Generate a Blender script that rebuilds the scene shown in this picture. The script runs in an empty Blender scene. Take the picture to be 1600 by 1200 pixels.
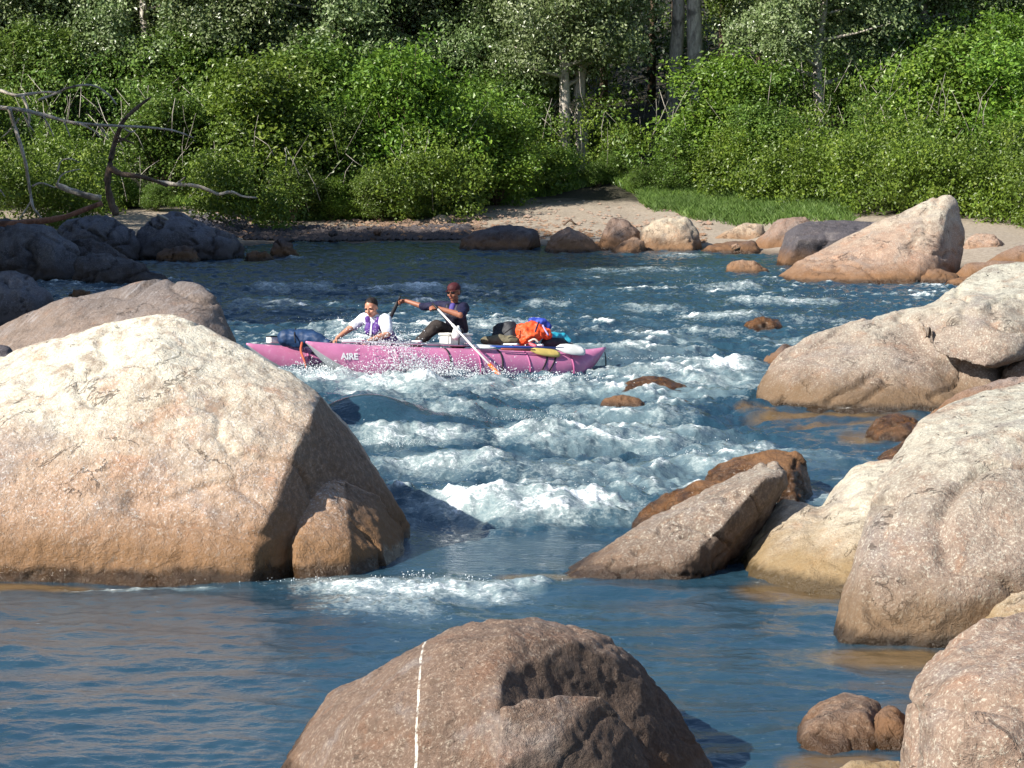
import bpy, bmesh, math, random
import numpy as np
from mathutils import Vector, Matrix
random.seed(7); RNG = np.random.default_rng(11)
SC = bpy.context.scene
COL = SC.collection
# ------------------------------------------------------------------ survey of the photograph: pixel (1600x1200) -> point in the place
F = 4000.0; PITCH = math.atan(440/4000); CH = 4.0
cp, sp = math.cos(PITCH), math.sin(PITCH)
def ray(px, py):
    x = (px-800)/F; y = -(py-600)/F
    return Vector((x, cp + y*sp, -sp + y*cp))
def W(px, py, Y):
    d = ray(px, py); t = Y/d.y
    return Vector((d.x*t, Y, CH + d.z*t))
def Gp(px, py, z=0.0):
    d = ray(px, py); t = (z-CH)/d.z
    return Vector((d.x*t, d.y*t, z))
def GY(py): return Gp(800, py).y
# ------------------------------------------------------------------ noise
_r = np.random.default_rng(5)
_perm = _r.permutation(256); _perm = np.concatenate([_perm, _perm, _perm])
_grad = _r.normal(size=(256, 3)); _grad /= np.linalg.norm(_grad, axis=1)[:, None]
def pn(x, y, z=0.0, seed=0):
    x = np.asarray(x, float) + seed*17.13; y = np.asarray(y, float) + seed*7.77
    z = np.zeros_like(x) + z + seed*3.31
    xi = np.floor(x).astype(int); yi = np.floor(y).astype(int); zi = np.floor(z).astype(int)
    xf = x-xi; yf = y-yi; zf = z-zi
    u = xf*xf*xf*(xf*(xf*6-15)+10); v = yf*yf*yf*(yf*(yf*6-15)+10); w = zf*zf*zf*(zf*(zf*6-15)+10)
    xi &= 255; yi &= 255; zi &= 255
    res = 0
    for dx in (0, 1):
        a = _perm[xi+dx]
        for dy in (0, 1):
            b = _perm[a+((yi+dy) & 255)]
            for dz in (0, 1):
                g = _grad[_perm[b+((zi+dz) & 255)]]
                d = g[..., 0]*(xf-dx)+g[..., 1]*(yf-dy)+g[..., 2]*(zf-dz)
                res = res + d*(u if dx else 1-u)*(v if dy else 1-v)*(w if dz else 1-w)
    return res*1.6
def fbm(x, y, z=0.0, oct=4, seed=0, gain=.5):
    s = 0; a = 1; f = 1
    for i in range(oct):
        s = s + a*pn(x*f, y*f, z*f, seed+i); a *= gain; f *= 2.03
    return s
def sstep(a, b, x):
    t = np.clip((x-a)/(b-a), 0, 1); return t*t*(3-2*t)
# ------------------------------------------------------------------ tags
def tag(o, label=None, cat=None, group=None, kind=None):
    if label: o['label'] = label
    if cat: o['category'] = cat
    if group: o['group'] = group
    if kind: o['kind'] = kind
    return o
def empty(name, loc, label=None, cat=None, group=None, rot=(0,0,0)):
    o = bpy.data.objects.new(name, None); o.location = loc; o.rotation_euler = rot; o.empty_display_size = .2
    COL.objects.link(o); return tag(o, label, cat, group)
def link(name, me, parent=None, loc=None):
    o = bpy.data.objects.new(name, me); COL.objects.link(o)
    if loc is not None: o.location = loc
    if parent: o.parent = parent
    return o
def np_mesh(name, V, Fq, smooth=True, mat=None):
    """V (n,3); Fq (m,k) with k = 3 or 4"""
    V = np.asarray(V, np.float32); Fq = np.asarray(Fq, np.int32)
    me = bpy.data.meshes.new(name); k = Fq.shape[1]; m = len(Fq)
    me.vertices.add(len(V)); me.vertices.foreach_set('co', V.ravel())
    me.loops.add(m*k); me.loops.foreach_set('vertex_index', Fq.ravel())
    me.polygons.add(m); me.polygons.foreach_set('loop_start', np.arange(0, m*k, k, dtype=np.int32))
    me.polygons.foreach_set('use_smooth', np.full(m, smooth, bool))
    me.update(calc_edges=True)
    if mat: me.materials.append(mat)
    return me
def attr(me, name, vals):
    a = me.attributes.new(name, 'FLOAT', 'POINT'); a.data.foreach_set('value', np.asarray(vals, np.float32))
# ------------------------------------------------------------------ material helper
class NT:
    def __init__(s, name):
        s.m = bpy.data.materials.new(name); s.m.use_nodes = True; s.t = s.m.node_tree
        s.t.nodes.clear(); s.out = s.t.nodes.new('ShaderNodeOutputMaterial')
    def n(s, typ, props=None, **inp):
        nd = s.t.nodes.new('ShaderNode'+typ)
        for k, v in (props or {}).items(): setattr(nd, k, v)
        for k, v in inp.items(): s.put(nd, k, v)
        return nd
    def put(s, nd, k, v):
        sock = nd.inputs[int(k[1:])] if (k[0] == 'i' and k[1:].isdigit()) else nd.inputs[k.replace('_', ' ')]
        if hasattr(v, 'bl_idname') and hasattr(v, 'outputs'): v = v.outputs[0]
        if isinstance(v, bpy.types.NodeSocket): s.t.links.new(v, sock)
        else:
            if isinstance(v, tuple) and len(v) == 3 and sock.type == 'RGBA': v = v+(1,)
            sock.default_value = v
    def math(s, op, a, b=0.0, clamp=False):
        return s.n('Math', dict(operation=op, use_clamp=clamp), i0=a, i1=b).outputs[0]
    def noise(s, vec, scale, detail=3, rough=.55, dist=0.0):
        return s.n('TexNoise', None, Vector=vec, Scale=scale, Detail=detail, Roughness=rough, Distortion=dist).outputs[0]
    def map(s, v, a, b, c=0.0, d=1.0, smooth=False):
        return s.n('MapRange', dict(interpolation_type='SMOOTHSTEP' if smooth else 'LINEAR'), i0=v, i1=a, i2=b, i3=c, i4=d).outputs[0]
    def mix(s, f, a, b, mode='MIX'):
        nd = s.n('MixRGB', dict(blend_type=mode), i0=f, i1=a, i2=b); return nd.outputs[0]
    def scale(s, vec, sc):
        return s.n('Mapping', None, Vector=vec, Scale=sc).outputs[0]
    def surf(s, sh): s.t.links.new(sh.outputs[0], s.out.inputs['Surface']); return s.m
def simple(name, col, rough=.6, spec=.4, var=.12, bump=.0, bscale=40, metal=0.0):
    t = NT(name); g = t.n('TexCoord').outputs['Object']
    nz = t.noise(g, 9, 4)
    c = t.mix(t.map(nz, .35, .65), tuple(x*(1-var) for x in col), tuple(min(1, x*(1+var)) for x in col))
    b = t.n('BsdfPrincipled', None, Base_Color=c, Roughness=rough, Metallic=metal, Specular_IOR_Level=spec)
    if bump:
        t.put(b, 'Normal', t.n('Bump', None, Strength=bump, Distance=.01, Height=t.noise(g, bscale, 4)).outputs[0])
    return t.surf(b)
# ------------------------------------------------------------------ camera, sun, sky
cam = bpy.data.cameras.new('camera'); camo = bpy.data.objects.new('camera', cam); COL.objects.link(camo)
camo.location = (0, 0, CH); camo.rotation_euler = (math.pi/2-PITCH, 0, 0)
cam.sensor_width = 36; cam.lens = 90; cam.clip_end = 600; cam.clip_start = .5; SC.camera = camo
SUN = Vector((-.68, -.44, .60)).normalized()
sun = bpy.data.lights.new('sun', 'SUN'); sun.energy = 5.0; sun.angle = math.radians(.5); sun.color = (1, .945, .84)
so = bpy.data.objects.new('sun', sun); COL.objects.link(so); so.rotation_euler = SUN.to_track_quat('Z', 'Y').to_euler()
so.location = (-20, -10, 30)
wd = bpy.data.worlds.new("World"); SC.world = wd; wd.use_nodes = True
wt = wd.node_tree; bg = wt.nodes['Background']; sk = wt.nodes.new('ShaderNodeTexSky'); sk.sky_type = 'NISHITA'; sk.sun_disc = False
sk.sun_elevation = math.asin(SUN.z); sk.sun_rotation = math.atan2(SUN.x, SUN.y); sk.air_density = 1.0; sk.dust_density = .6; sk.ozone_density = 2.0
wt.links.new(sk.outputs[0], bg.inputs[0]); bg.inputs[1].default_value = .092
SC.view_settings.view_transform = 'Standard'; SC.view_settings.look = 'None'; SC.view_settings.exposure = 0.70; SC.view_settings.gamma = 1
SC.cycles.max_bounces = 6; SC.cycles.diffuse_bounces = 3; SC.cycles.glossy_bounces = 3; SC.cycles.transmission_bounces = 3; SC.cycles.transparent_max_bounces = 4
SC.cycles.caustics_reflective = False; SC.cycles.caustics_refractive = False; SC.cycles.use_denoising = True
# ------------------------------------------------------------------ rock material
def mat_rock(name, pale=(.52,.47,.36), tan=(.40,.26,.165), dark=(.10,.075,.06), zp=1.0, zr=.5, wet=.16, wetcol=(.16,.075,.025), vein=None, pits=0.0,
             lichen=.25, spk=1.0, stri=None, bumpk=1.0):
    t = NT(name); geo = t.n('NewGeometry'); P = geo.outputs['Position']
    z = t.n('SeparateXYZ', None, Vector=P).outputs[2]
    big = t.noise(P, .9, 4, .6, .4); med = t.noise(P, 5, 5, .65, .3)
    zz = t.math('ADD', z, t.math('MULTIPLY', t.math('SUBTRACT', big, .5), 2.2*zr+.4))
    hf = t.map(zz, zp-zr, zp+zr, 0, 1, True)
    c = t.mix(hf, tan, pale)
    # patches of warmer and greyer stone
    c = t.mix(t.map(med, .45, .68, 0, .65), c, tuple(x*.6 for x in tan))
    c = t.mix(t.map(t.noise(P, 1.7, 5, .7, .8), .52, .66, 0, .6), c, (.25,.215,.20)); c = t.mix(t.map(t.noise(P, 2.6, 5, .7, .6), .54, .68, 0, .5), c, (tan[0]*1.15, tan[1]*.85, tan[2]*.65))
    # coarse crystals
    n1 = t.noise(P, 42, 5, .75); n2 = t.noise(P, 120, 3, .7); n3 = t.noise(P, 14, 4, .7, .5)
    sp1 = t.map(n1, .53, .68, 0, .62*spk); c = t.mix(sp1, c, tuple(min(.85, x*1.5+.06) for x in pale))
    sp2 = t.map(n1, .46, .34, 0, .5*spk); c = t.mix(sp2, c, tuple(x*.35 for x in tan))
    c = t.mix(t.map(n2, .55, .7, 0, .45*spk), c, (.12,.09,.075))
    # lichen and dirt spots
    li = t.math('MULTIPLY', t.map(n3, .60, .70, 0, 1), t.map(big, .45, .62, 0, 1))
    c = t.mix(t.math('MULTIPLY', li, lichen), c, dark)
    if pits:
        pv = t.n('VectorRotate', dict(rotation_type='Y_AXIS'), Vector=P, Angle=-.65).outputs[0]
        pz = t.noise(t.scale(pv, (5, 6, 14)), 1.0, 4, .62, .4)
        pm = t.math('MULTIPLY', t.map(pz, .655, .70, 0, 1), t.map(zz, pits, pits+.4, 0, 1)); c = t.mix(pm, c, (.03,.025,.02))
        vr = t.n('TexVoronoi', None, Vector=P, Scale=7.0); pm2 = t.math('MULTIPLY', t.map(vr.outputs['Distance'], .17, .12, 0, 1), t.math('MULTIPLY', t.map(zz, pits+.2, pits+.6, 0, 1), t.map(med, .52, .60, 0, 1))); c = t.mix(pm2, c, (.03,.025,.02))
    if stri:   # streaks along one direction
        sv = t.n('VectorRotate', dict(rotation_type='Y_AXIS'), Vector=P, Angle=stri).outputs[0]
        sn = t.noise(t.scale(sv, (1.2, 2, 14)), 2.2, 5, .7)
        c = t.mix(t.map(sn, .55, .7, 0, .5), c, (.42,.40,.40)); c = t.mix(t.map(sn, .45, .33, 0, .5), c, dark)
    if vein:
        (vx, vs, vw) = vein
        X = t.n('SeparateXYZ', None, Vector=P).outputs[0]
        d = t.math('SUBTRACT', t.math('SUBTRACT', X, vx), t.math('MULTIPLY', z, vs))
        d = t.math('ADD', d, t.math('MULTIPLY', t.math('SUBTRACT', t.noise(P, 3, 5, .7), .5), .035))
        vw2 = t.math('MULTIPLY', t.map(t.noise(P, 4, 3), .3, .7, .35, 1.3), vw); vm = t.math('LESS_THAN', t.math('ABSOLUTE', d), vw2)
        vm = t.math('MULTIPLY', vm, t.map(t.noise(P, 16, 4, .7), .38, .50, .0, .85))
        c = t.mix(vm, c, (.74,.70,.62))
    # larger pale flecks, dark stains and fine cracks
    n4 = t.noise(P, 19, 5, .8, .2); c = t.mix(t.map(n4, .585, .66, 0, .6*spk), c, tuple(min(.8, x*1.25+.05) for x in pale))
    st1 = t.noise(t.scale(P, (2.2, 2.2, .7)), 1.5, 6, .72, .5); c = t.mix(t.map(st1, .55, .66, 0, .55), c, tuple(x*.42 for x in tan))
    ck = t.math('ABSOLUTE', t.math('SUBTRACT', t.noise(P, 1.1, 7, .62, .9), .5)); ckm = t.math('MULTIPLY', t.map(ck, .007, .002, 0, 1), t.map(t.noise(P, 1.6, 3), .52, .58, 0, .6)); c = t.mix(ckm, c, (.05,.035,.028))
    sa = t.n('Attribute', dict(attribute_name='side_tone')).outputs['Fac']; sm_ = t.map(t.math('ADD', sa, t.math('MULTIPLY', t.math('SUBTRACT', t.noise(P, 2.6, 6, .72, .5), .5), .9)), .35, .7, 0, .78, True); c = t.mix(sm_, c, t.mix(t.map(n4, .45, .6), tuple(x*.24 for x in tan), tuple(x*.55 for x in tan)))  # darker brown on the faces turned right
    # river staining and wet foot
    zw = t.math('ADD', z, t.math('MULTIPLY', t.math('SUBTRACT', t.noise(P, 3.5, 5, .6), .5), .42))
    st = t.map(zw, wet+.5, wet+.05, 0, .8, True); c = t.mix(st, c, tuple(x*1.25 for x in wetcol))
    wf = t.map(zw, wet, wet-.10, 0, 1, True); c = t.mix(wf, c, t.mix(t.map(med, .4, .6), wetcol, tuple(x*.35 for x in wetcol)))
    ft = t.map(t.math('ADD', z, t.math('MULTIPLY', t.math('SUBTRACT', n3, .5), .10)), .12, .05, 0, .8); c = t.mix(ft, c, tuple(x*.22 for x in wetcol)); wf = t.math('MAXIMUM', wf, ft)
    rgh = t.map(wf, 0, 1, .82, .16)
    h = t.math('ADD', t.math('MULTIPLY', n1, .6), t.math('ADD', t.math('MULTIPLY', n3, 1.8), t.math('MULTIPLY', ckm, -1.6)))
    h = t.math('ADD', h, t.math('MULTIPLY', n2, .35))
    bp = t.n('Bump', None, Strength=.85*bumpk, Distance=.022, Height=h)
    b = t.n('BsdfPrincipled', None, Base_Color=c, Roughness=rgh, Specular_IOR_Level=.45, Normal=bp)
    return t.surf(b)
# ------------------------------------------------------------------ rock builder
ROCKS = {}
def hullmesh(bm, pts):
    vs = [bm.verts.new(p) for p in pts]
    r = bmesh.ops.convex_hull(bm, input=vs)
    bad = [e for e in set(r['geom_interior']+r['geom_unused']) if isinstance(e, bmesh.types.BMVert)]
    bmesh.ops.delete(bm, geom=bad, context='VERTS')
def smooth_np(V, E, it, lam=.5):
    n = len(V); deg = np.bincount(E.ravel(), minlength=n)[:, None]
    for _ in range(it):
        A = np.zeros_like(V)
        for k in range(3):
            A[:, k] = np.bincount(E[:, 0], V[E[:, 1], k], n)+np.bincount(E[:, 1], V[E[:, 0], k], n)
        V = V+lam*(A/deg-V)
    return V
def remeshed(bm, vox):
    me = bpy.data.meshes.new('tmp'); bm.to_mesh(me); bm.free()
    o = bpy.data.objects.new('tmp', me); COL.objects.link(o)
    m = o.modifiers.new('r', 'REMESH'); m.mode = 'VOXEL'; m.voxel_size = vox
    dg = bpy.context.evaluated_depsgraph_get(); ev = o.evaluated_get(dg)
    r = bpy.data.meshes.new_from_object(ev)
    bpy.data.objects.remove(o); bpy.data.meshes.remove(me)
    return r
def mesh_arrays(me):
    V = np.empty(len(me.vertices)*3, np.float32); me.vertices.foreach_get('co', V); V = V.reshape(-1, 3).astype(float)
    E = np.empty(len(me.edges)*2, np.int32); me.edges.foreach_get('vertices', E)
    N = np.empty(len(me.vertices)*3, np.float32); me.vertex_normals.foreach_get('vector', N)
    return V, E.reshape(-1, 2), N.reshape(-1, 3).astype(float)
def rock(label, hulls, mat, vox=.04, sm=6, amp=.05, name='boulder', cat='boulder', group=None, seed=None, cracks=.5, dents=(), side_tone=None):
    bm = bmesh.new()
    for h in hulls: hullmesh(bm, [Vector(p) for p in h])
    me = remeshed(bm, vox); V, E, N = mesh_arrays(me)
    V = smooth_np(V, E, sm)
    me.vertices.foreach_set('co', V.astype(np.float32).ravel()); me.update()
    V, E, N = mesh_arrays(me)
    sd = seed if seed is not None else len(ROCKS)*3+1
    size = float(np.ptp(V, axis=0).max()); f = 1.6/max(size, .3)
    x, y, z = V[:, 0], V[:, 1], V[:, 2]
    d = amp*(1.3*fbm(x*f*1.3, y*f*1.3, z*f*1.3, 2, sd)+.75*fbm(x*f*4, y*f*4, z*f*4, 3, sd+9))
    rg = 1-np.abs(fbm(x*f*1.7, y*f*1.7, z*f*2.4, 3, sd+31)); d -= amp*cracks*2.2*sstep(.93, 1.0, rg)
    d += .012*min(1, size)*fbm(x*9, y*9, z*9, 3, sd+50)
    for (cx, cy, cz, r, dep) in dents:
        q = np.sqrt((x-cx)**2+(y-cy)**2+(z-cz)**2); d -= dep*sstep(r, 0, q)
    V = V+N*d[:, None]
    sv = np.zeros(len(V))
    if side_tone: (nx_, ny_, t0, t1, am_) = side_tone; sv = am_*sstep(t0, t1, (N*np.array([nx_, ny_, 0])).sum(1))  # tone chosen by the direction a face points
    org = np.array([V[:, 0].mean(), V[:, 1].mean(), 0.0])
    me.vertices.foreach_set('co', (V-org).astype(np.float32).ravel())
    me.polygons.foreach_set('use_smooth', np.ones(len(me.polygons), bool)); me.update()
    me.materials.clear(); me.materials.append(mat); me.name = name; attr(me, 'side_tone', sv)
    o = link(name, me, None, Vector(org)); tag(o, label, cat, group); ROCKS[label] = o
    return o
def auto(outline, contact, df, db=None, k=.70, zb=-.45, lean=.6):
    """outline: silhouette pixels; contact: pixel row where the stone meets the water; df / db: metres in front of / behind the silhouette"""
    Yc = GY(contact); Y0 = Yc+df; db = db or df*1.1
    cx = sum(p[0] for p in outline)/len(outline); cy = contact
    pts = [W(px, py, Y0) for px, py in outline]
    pts += [W(cx+(px-cx)*k, cy+(py-cy)*k, Y0-df*lean) for px, py in outline]
    pts += [W(cx+(px-cx)*k, cy+(py-cy)*(k+.12), Y0+db) for px, py in outline]
    x0 = min(outline)[0]; x1 = max(outline)[0]
    for px, dy in ((x0, 0), (x1, 0), (cx+(x0-cx)*.72, -df), (cx+(x1-cx)*.72, -df), (cx+(x0-cx)*.7, db), (cx+(x1-cx)*.7, db)):
        p = W(px, contact, Y0+dy); p.z = zb; pts.append(p)
    for px in (cx+(x0-cx)*.68, cx, cx+(x1-cx)*.68):
        pts.append(W(px, contact, Yc))
    return pts
def wl(lst): return [W(*p) for p in lst]
def low(lst, z=-.45):
    r = []
    for px, Y in lst:
        p = W(px, 600, Y); p.z = z; r.append(p)
    return r
# ================================================================== ROCKS
MR_big = mat_rock('granite_sunbleached', zp=1.15, zr=.6, tan=(.44,.285,.19), pale=(.72,.67,.54), wet=.15, wetcol=(.17,.085,.03))
MR_right = mat_rock('granite_right', zp=1.15, zr=.75, tan=(.31,.23,.18), pale=(.54,.515,.42), wet=.12, pits=1.05, wetcol=(.12,.07,.03))
MR_fore = mat_rock('granite_brown', zp=1.45, zr=.25, tan=(.185,.12,.085), pale=(.40,.33,.25), lichen=.4, vein=(W(652,1100,14.4).x, .02, .0075), wet=-.2, spk=.8)
MR_corner = mat_rock('granite_corner', zp=1.45, zr=.4, tan=(.31,.215,.16), pale=(.56,.50,.40), wet=-.1)
MR_slab = mat_rock('granite_slab', zp=1.0, zr=.3, tan=(.26,.195,.15), pale=(.58,.53,.44), wet=-.06, wetcol=(.10,.055,.03))
MR_pale = mat_rock('granite_pale', zp=.45, zr=.35, tan=(.44,.34,.25), pale=(.62,.56,.44), wet=.03, wetcol=(.2,.13,.05), lichen=.1, spk=.8)
MR_wet = mat_rock('granite_wet', zp=3, zr=.3, tan=(.19,.11,.06), pale=(.3,.2,.12), wet=.42, wetcol=(.15,.07,.026), spk=.7)
MR_grey = mat_rock('granite_grey', zp=1.7, zr=.4, tan=(.25,.185,.145), pale=(.16,.14,.135), wet=.05, stri=.8, lichen=.4)
MR_far = mat_rock('granite_far', zp=1.2, zr=.8, tan=(.38,.25,.18), pale=(.50,.45,.36), wet=.05, lichen=.3)
MR_fpale = mat_rock('granite_far_pale', zp=.7, zr=.5, tan=(.42,.30,.21), pale=(.62,.56,.42), wet=.03, lichen=.15)
MR_fdark = mat_rock('granite_far_dark', zp=3, zr=.5, tan=(.085,.075,.085), pale=(.15,.14,.15), wet=.05, lichen=.3)
MR_fbrn = mat_rock('granite_far_brown', zp=1.6, zr=.5, tan=(.27,.18,.135), pale=(.33,.27,.23), wet=.08, lichen=.3)
MR_shade = mat_rock('granite_shade_tone', zp=.7, zr=.6, tan=(.085,.078,.09), pale=(.20,.20,.235), wet=.1, wetcol=(.06,.045,.04), lichen=.3)  # darker, bluer stone colour carries the shade of bank and shore
# 1 huge left boulder
A = wl([(-500,720,24),(-300,665,24),(-100,615,24),(0,583,23.8),(85,540,23.6),(140,514,23.6),(183,496,23.6),(232,484,23.6),(268,484,23.6),(296,496,23.5),(340,529,23.3),
        (382,552,23.2),(467,589,23),(508,614,23),(540,660,23.2),(572,709,23.3),(615,778,23.4),(645,820,23.3),(648,850,23.2),(640,885,23.1),
        (60,600,22.8),(250,560,22.7),(400,610,22.5),(488,650,22.35),(458,715,21.9),(426,800,21.5),(396,870,21.2),
        (0,720,21.9),(200,680,22.0),(340,690,21.9),(0,850,21.4),(200,850,21.35),(330,850,21.3),(-300,800,21.6)])
A += low([(-400,21.8),(-100,21.2),(200,21.1),(375,21.05),(480,21.75),(645,23.2),(600,25),(-400,26)])
A += wl([(0,600,25.5),(250,520,25.2),(450,620,25.2),(590,740,25)])
B = wl([(458,850,21.5),(470,905,21.33),(545,905,21.48),(612,900,22.0),(512,757,22.2),(486,790,21.95),(560,785,22.3),(622,828,22.7),(550,850,21.62),(600,860,21.92),(520,800,21.9),(640,870,22.75),(505,762,22.1),(540,744,22.42),(592,764,22.66),(636,822,22.85)])
B += low([(465,21.33),(550,21.43),(625,22.05),(640,23),(480,23)])
rock('largest granite boulder, cream topped with dark split right side', [A, B], MR_big, .03, 3, .055, cracks=.3, side_tone=(.86, -.50, .52, .80, .95))
# 2 boulder behind it
A = wl([(-200,600,30.5),(0,512,30.5),(50,487,30.5),(100,468,30.5),(150,456,30.5),(187,444,30.5),(220,434,30.5),(245,433,30.5),(275,438,30.4),(312,447,30.2),(338,468,30),(354,507,29.8),(371,540,29.6),(415,640,29.4),
        (0,620,29),(150,560,28.8),(300,520,28.9),(330,640,28.4)])
A += low([(-250,29.5),(-100,28.4),(200,28),(400,28.5),(440,29.6),(300,33),(-200,33)]) + wl([(0,530,33),(200,470,33),(300,480,32.5)])
rock('grey brown streaked boulder peeking up behind the largest cream boulder', [A], MR_grey, .05, 6, .05)
A = wl([(-80,575,26.8),(-10,538,26.8),(12,541,26.8),(28,556,26.8),(36,580,26.7),(42,640,26.6),(-20,600,26.0),(20,600,26.0)])+low([(-90,26),(30,26),(50,27),(-60,28.5),(20,28)])+wl([(-20,560,28),(20,580,27.8)])
rock('small dark boulder at left edge between the two big left boulders', [A], MR_fdark, .035, 5, .03)
# 4 foreground boulder
A = wl([(430,1210,15.1),(480,1146,15.1),(540,1086,15.1),(600,1045,15.1),(660,1006,15.1),(700,984,15.1),(750,972,15.1),(800,969,15.1),(850,970,15.1),(900,981,15.1),(950,1001,15.1),
        (988,1028,15.1),(1014,1060,15.1),(1046,1092,15.1),(1085,1150,15.1),(1126,1206,15.1),(1165,1290,15.1),(380,1290,15.1),
        (640,1032,14.6),(700,1006,14.55),(800,988,14.5),(900,1003,14.7),(960,1035,14.8),
        (560,1120,14.3),(500,1230,14.2),(660,1120,14.0),(650,1250,13.8),(788,1050,14.12),(772,1120,13.85),(776,1200,13.7),(780,1320,13.6),
        (940,1100,14.6),(960,1200,14.45),(1005,1100,14.8),(1050,1200,14.7)])
A += low([(400,14.6),(640,13.7),(780,13.5),(980,14.3),(1100,14.7),(1180,15.3),(380,15.3),(500,16.8),(1050,16.8)])+wl([(520,1080,16.4),(700,1000,16.6),(850,990,16.6),(1020,1070,16.4)])
B = wl([(780,1106,13.72),(776,1200,13.5),(782,1330,13.4),(860,1085,13.9),(940,1085,14.05),(985,1130,14.1),(960,1210,13.75),(1010,1210,14.0),(880,1150,13.68),(900,1330,13.5),(1010,1330,14.0),(900,1150,14.8),(1000,1200,14.8),(800,1200,14.8)])
rock('rounded brown boulder in the nearest water, thin white vein down its side', [A, B], MR_fore, .02, 3, .028, cracks=.2, side_tone=(.90, -.42, .35, .8, .75), dents=[(W(a, b, Y).x, Y, W(a, b, Y).z, r, q) for a, b, Y, r, q in ((835,1055,14.2,.34,.045),(890,1072,14.4,.36,.05),(950,1080,14.6,.34,.04))])
# 5 right boulder with the saddle
A = wl([(1184,602,34.3),(1206,564,34.4),(1224,546,34.5),(1262,524,34.6),(1307,508,34.7),(1356,494,34.8),(1434,474,34.9),(1500,466,35),(1570,510,35),(1572,560,34.6),(1560,600,34.4),
        (1186,637,33.7),(1275,646,33.05),(1400,648,32.95),(1520,640,32.95),(1240,590,33.6),(1330,560,33.7),(1450,550,33.8),(1300,610,33.2),(1450,600,33.3),(1545,600,33.4)])
A += low([(1180,34),(1270,32.9),(1520,32.8),(1600,33.5),(1620,38),(1220,37)])+wl([(1260,560,37),(1500,490,38),(1600,500,38)])
B = wl([(1425,484,34.7),(1470,457,35),(1502,443,35.1),(1519,424,35.5),(1541,414,35.7),(1600,410,35.7),(1720,425,35.7),(1740,520,34.5),(1434,515,33.9),(1445,535,33.6),(1480,562,33.3),(1530,576,33.15),(1572,560,33.2),
        (1600,530,33.4),(1650,500,33.8),(1520,480,33.9),(1580,460,34.2),(1650,450,34.5),(1560,540,33.3),(1500,480,38),(1600,430,39),(1720,440,39),(1720,520,38)])
rock('wide pale tan boulder at right with a saddle and folded crease', [A, B], MR_right, .045, 3, .06, dents=[(W(1435,515,33.8).x, 33.8, W(1435,515,33.8).z, .5, .18), (W(1500,590,33.4).x, 33.4, W(1500,590,33.4).z, .5, .12)])
# 6 big right boulder
A = wl([(1800,590,21.7),(1700,592,21.6),(1600,603,21.4),(1540,616,21.3),(1480,636,21.1),(1440,657,20.9),(1418,688,20.7),(1396,718,20.5),(1374,748,20.2),(1360,800,19.9),(1345,840,19.65),(1330,890,19.45),(1317,930,19.32),(1309,970,19.2),(1303,1002,19.05),
        (1306,1016,18.8),(1345,1000,18.6),(1356,920,18.85),(1392,820,19.3),(1440,740,19.8),(1500,690,20.1),(1600,670,20.15),(1470,800,19.25),(1560,760,19.4),(1600,800,19.15),(1420,930,18.72),(1480,915,18.7),(1600,885,18.75),(1380,1022,18.5),(1460,1015,18.6),(1800,850,19),(1560,960,18.95)])
A += low([(1300,18.9),(1370,18.5),(1460,18.55),(1560,19.2),(1800,20),(1800,25),(1380,24)])+wl([(1440,720,23.5),(1600,640,24),(1800,630,24)])
rock('tall speckled boulder at right edge, pale top with black pits and cracks', [A], MR_right, .028, 4, .04, cracks=.8)
# 7 pale rock
A = wl([(1140,890,22.2),(1180,820,22.4),(1222,777,22.5),(1252,778,22.4),(1300,800,22.3),(1163,908,21.4),(1200,870,21.5),(1250,850,21.5),(1250,924,21.0),(1310,942,20.5),(1345,900,20.7)])
A += low([(1150,21.3),(1240,20.9),(1315,20.3),(1400,20.5),(1150,23.5),(1400,23.5)])+wl([(1200,800,23.5),(1300,810,23.5)])
B = wl([(1286,784,22.5),(1306,759,22.6),(1335,732,22.8),(1369,722,22.9),(1450,715,22.9),(1248,860,21.5),(1240,905,21.1),(1312,944,20.45),(1380,940,20.4),(1300,820,21.6),(1350,780,21.8),(1450,800,21.5)])
B += low([(1240,21),(1315,20.35),(1420,20.4),(1450,24),(1300,24)])+wl([(1340,760,24.5),(1450,740,24.5)])
rock('smooth cream boulder wedged between the tilted slab and the tall speckled boulder', [A, B], MR_pale, .03, 6, .03, cracks=.2)
# 8 tilted slab
A = wl([(866,903,21.6),(922,866,22.1),(966,840,22.3),(1025,806,22.5),(1074,779,22.6),(1132,757,22.8),(1161,738,22.9),(1190,723,23),(1217,718,23),(1231,733,22.9),(1229,763,22.6),(1208,793,22.4),(1181,827,22.3),(1132,872,22.1),
        (960,854,22.0),(1060,805,21.9),(1130,782,21.85),(1195,746,22.0),(1222,745,22.2),(885,906,21.35),(980,905,21.25),(1062,905,21.2),(1075,870,21.3),(1140,810,21.6)])
A += low([(860,21.5),(900,21.25),(1066,21.15),(1126,22.0),(1126,22.8),(880,22.6)], -.3)
rock('tilted grey brown slab pointing left out of the water', [A], MR_slab, .022, 1, .028, cracks=.7, side_tone=(.9, -.43, .5, .85, .8), name='slab_rock', cat='slab rock')
# 9 wet brown rocks behind the slab
rock('glossy wet red brown rock behind the upper end of the tilted slab', [auto([(1088,772),(1108,736),(1150,716),(1200,701),(1247,700),(1262,716),(1270,745),(1278,780)], 790, .5, 1.0)], MR_wet, .03, 5, .03)
rock('low brown wet rock behind the lower end of the tilted slab', [auto([(986,826),(1000,800),(1040,770),(1090,752),(1130,748),(1165,765),(1170,820)], 828, .35, .8)], MR_wet, .03, 5, .03)
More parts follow.
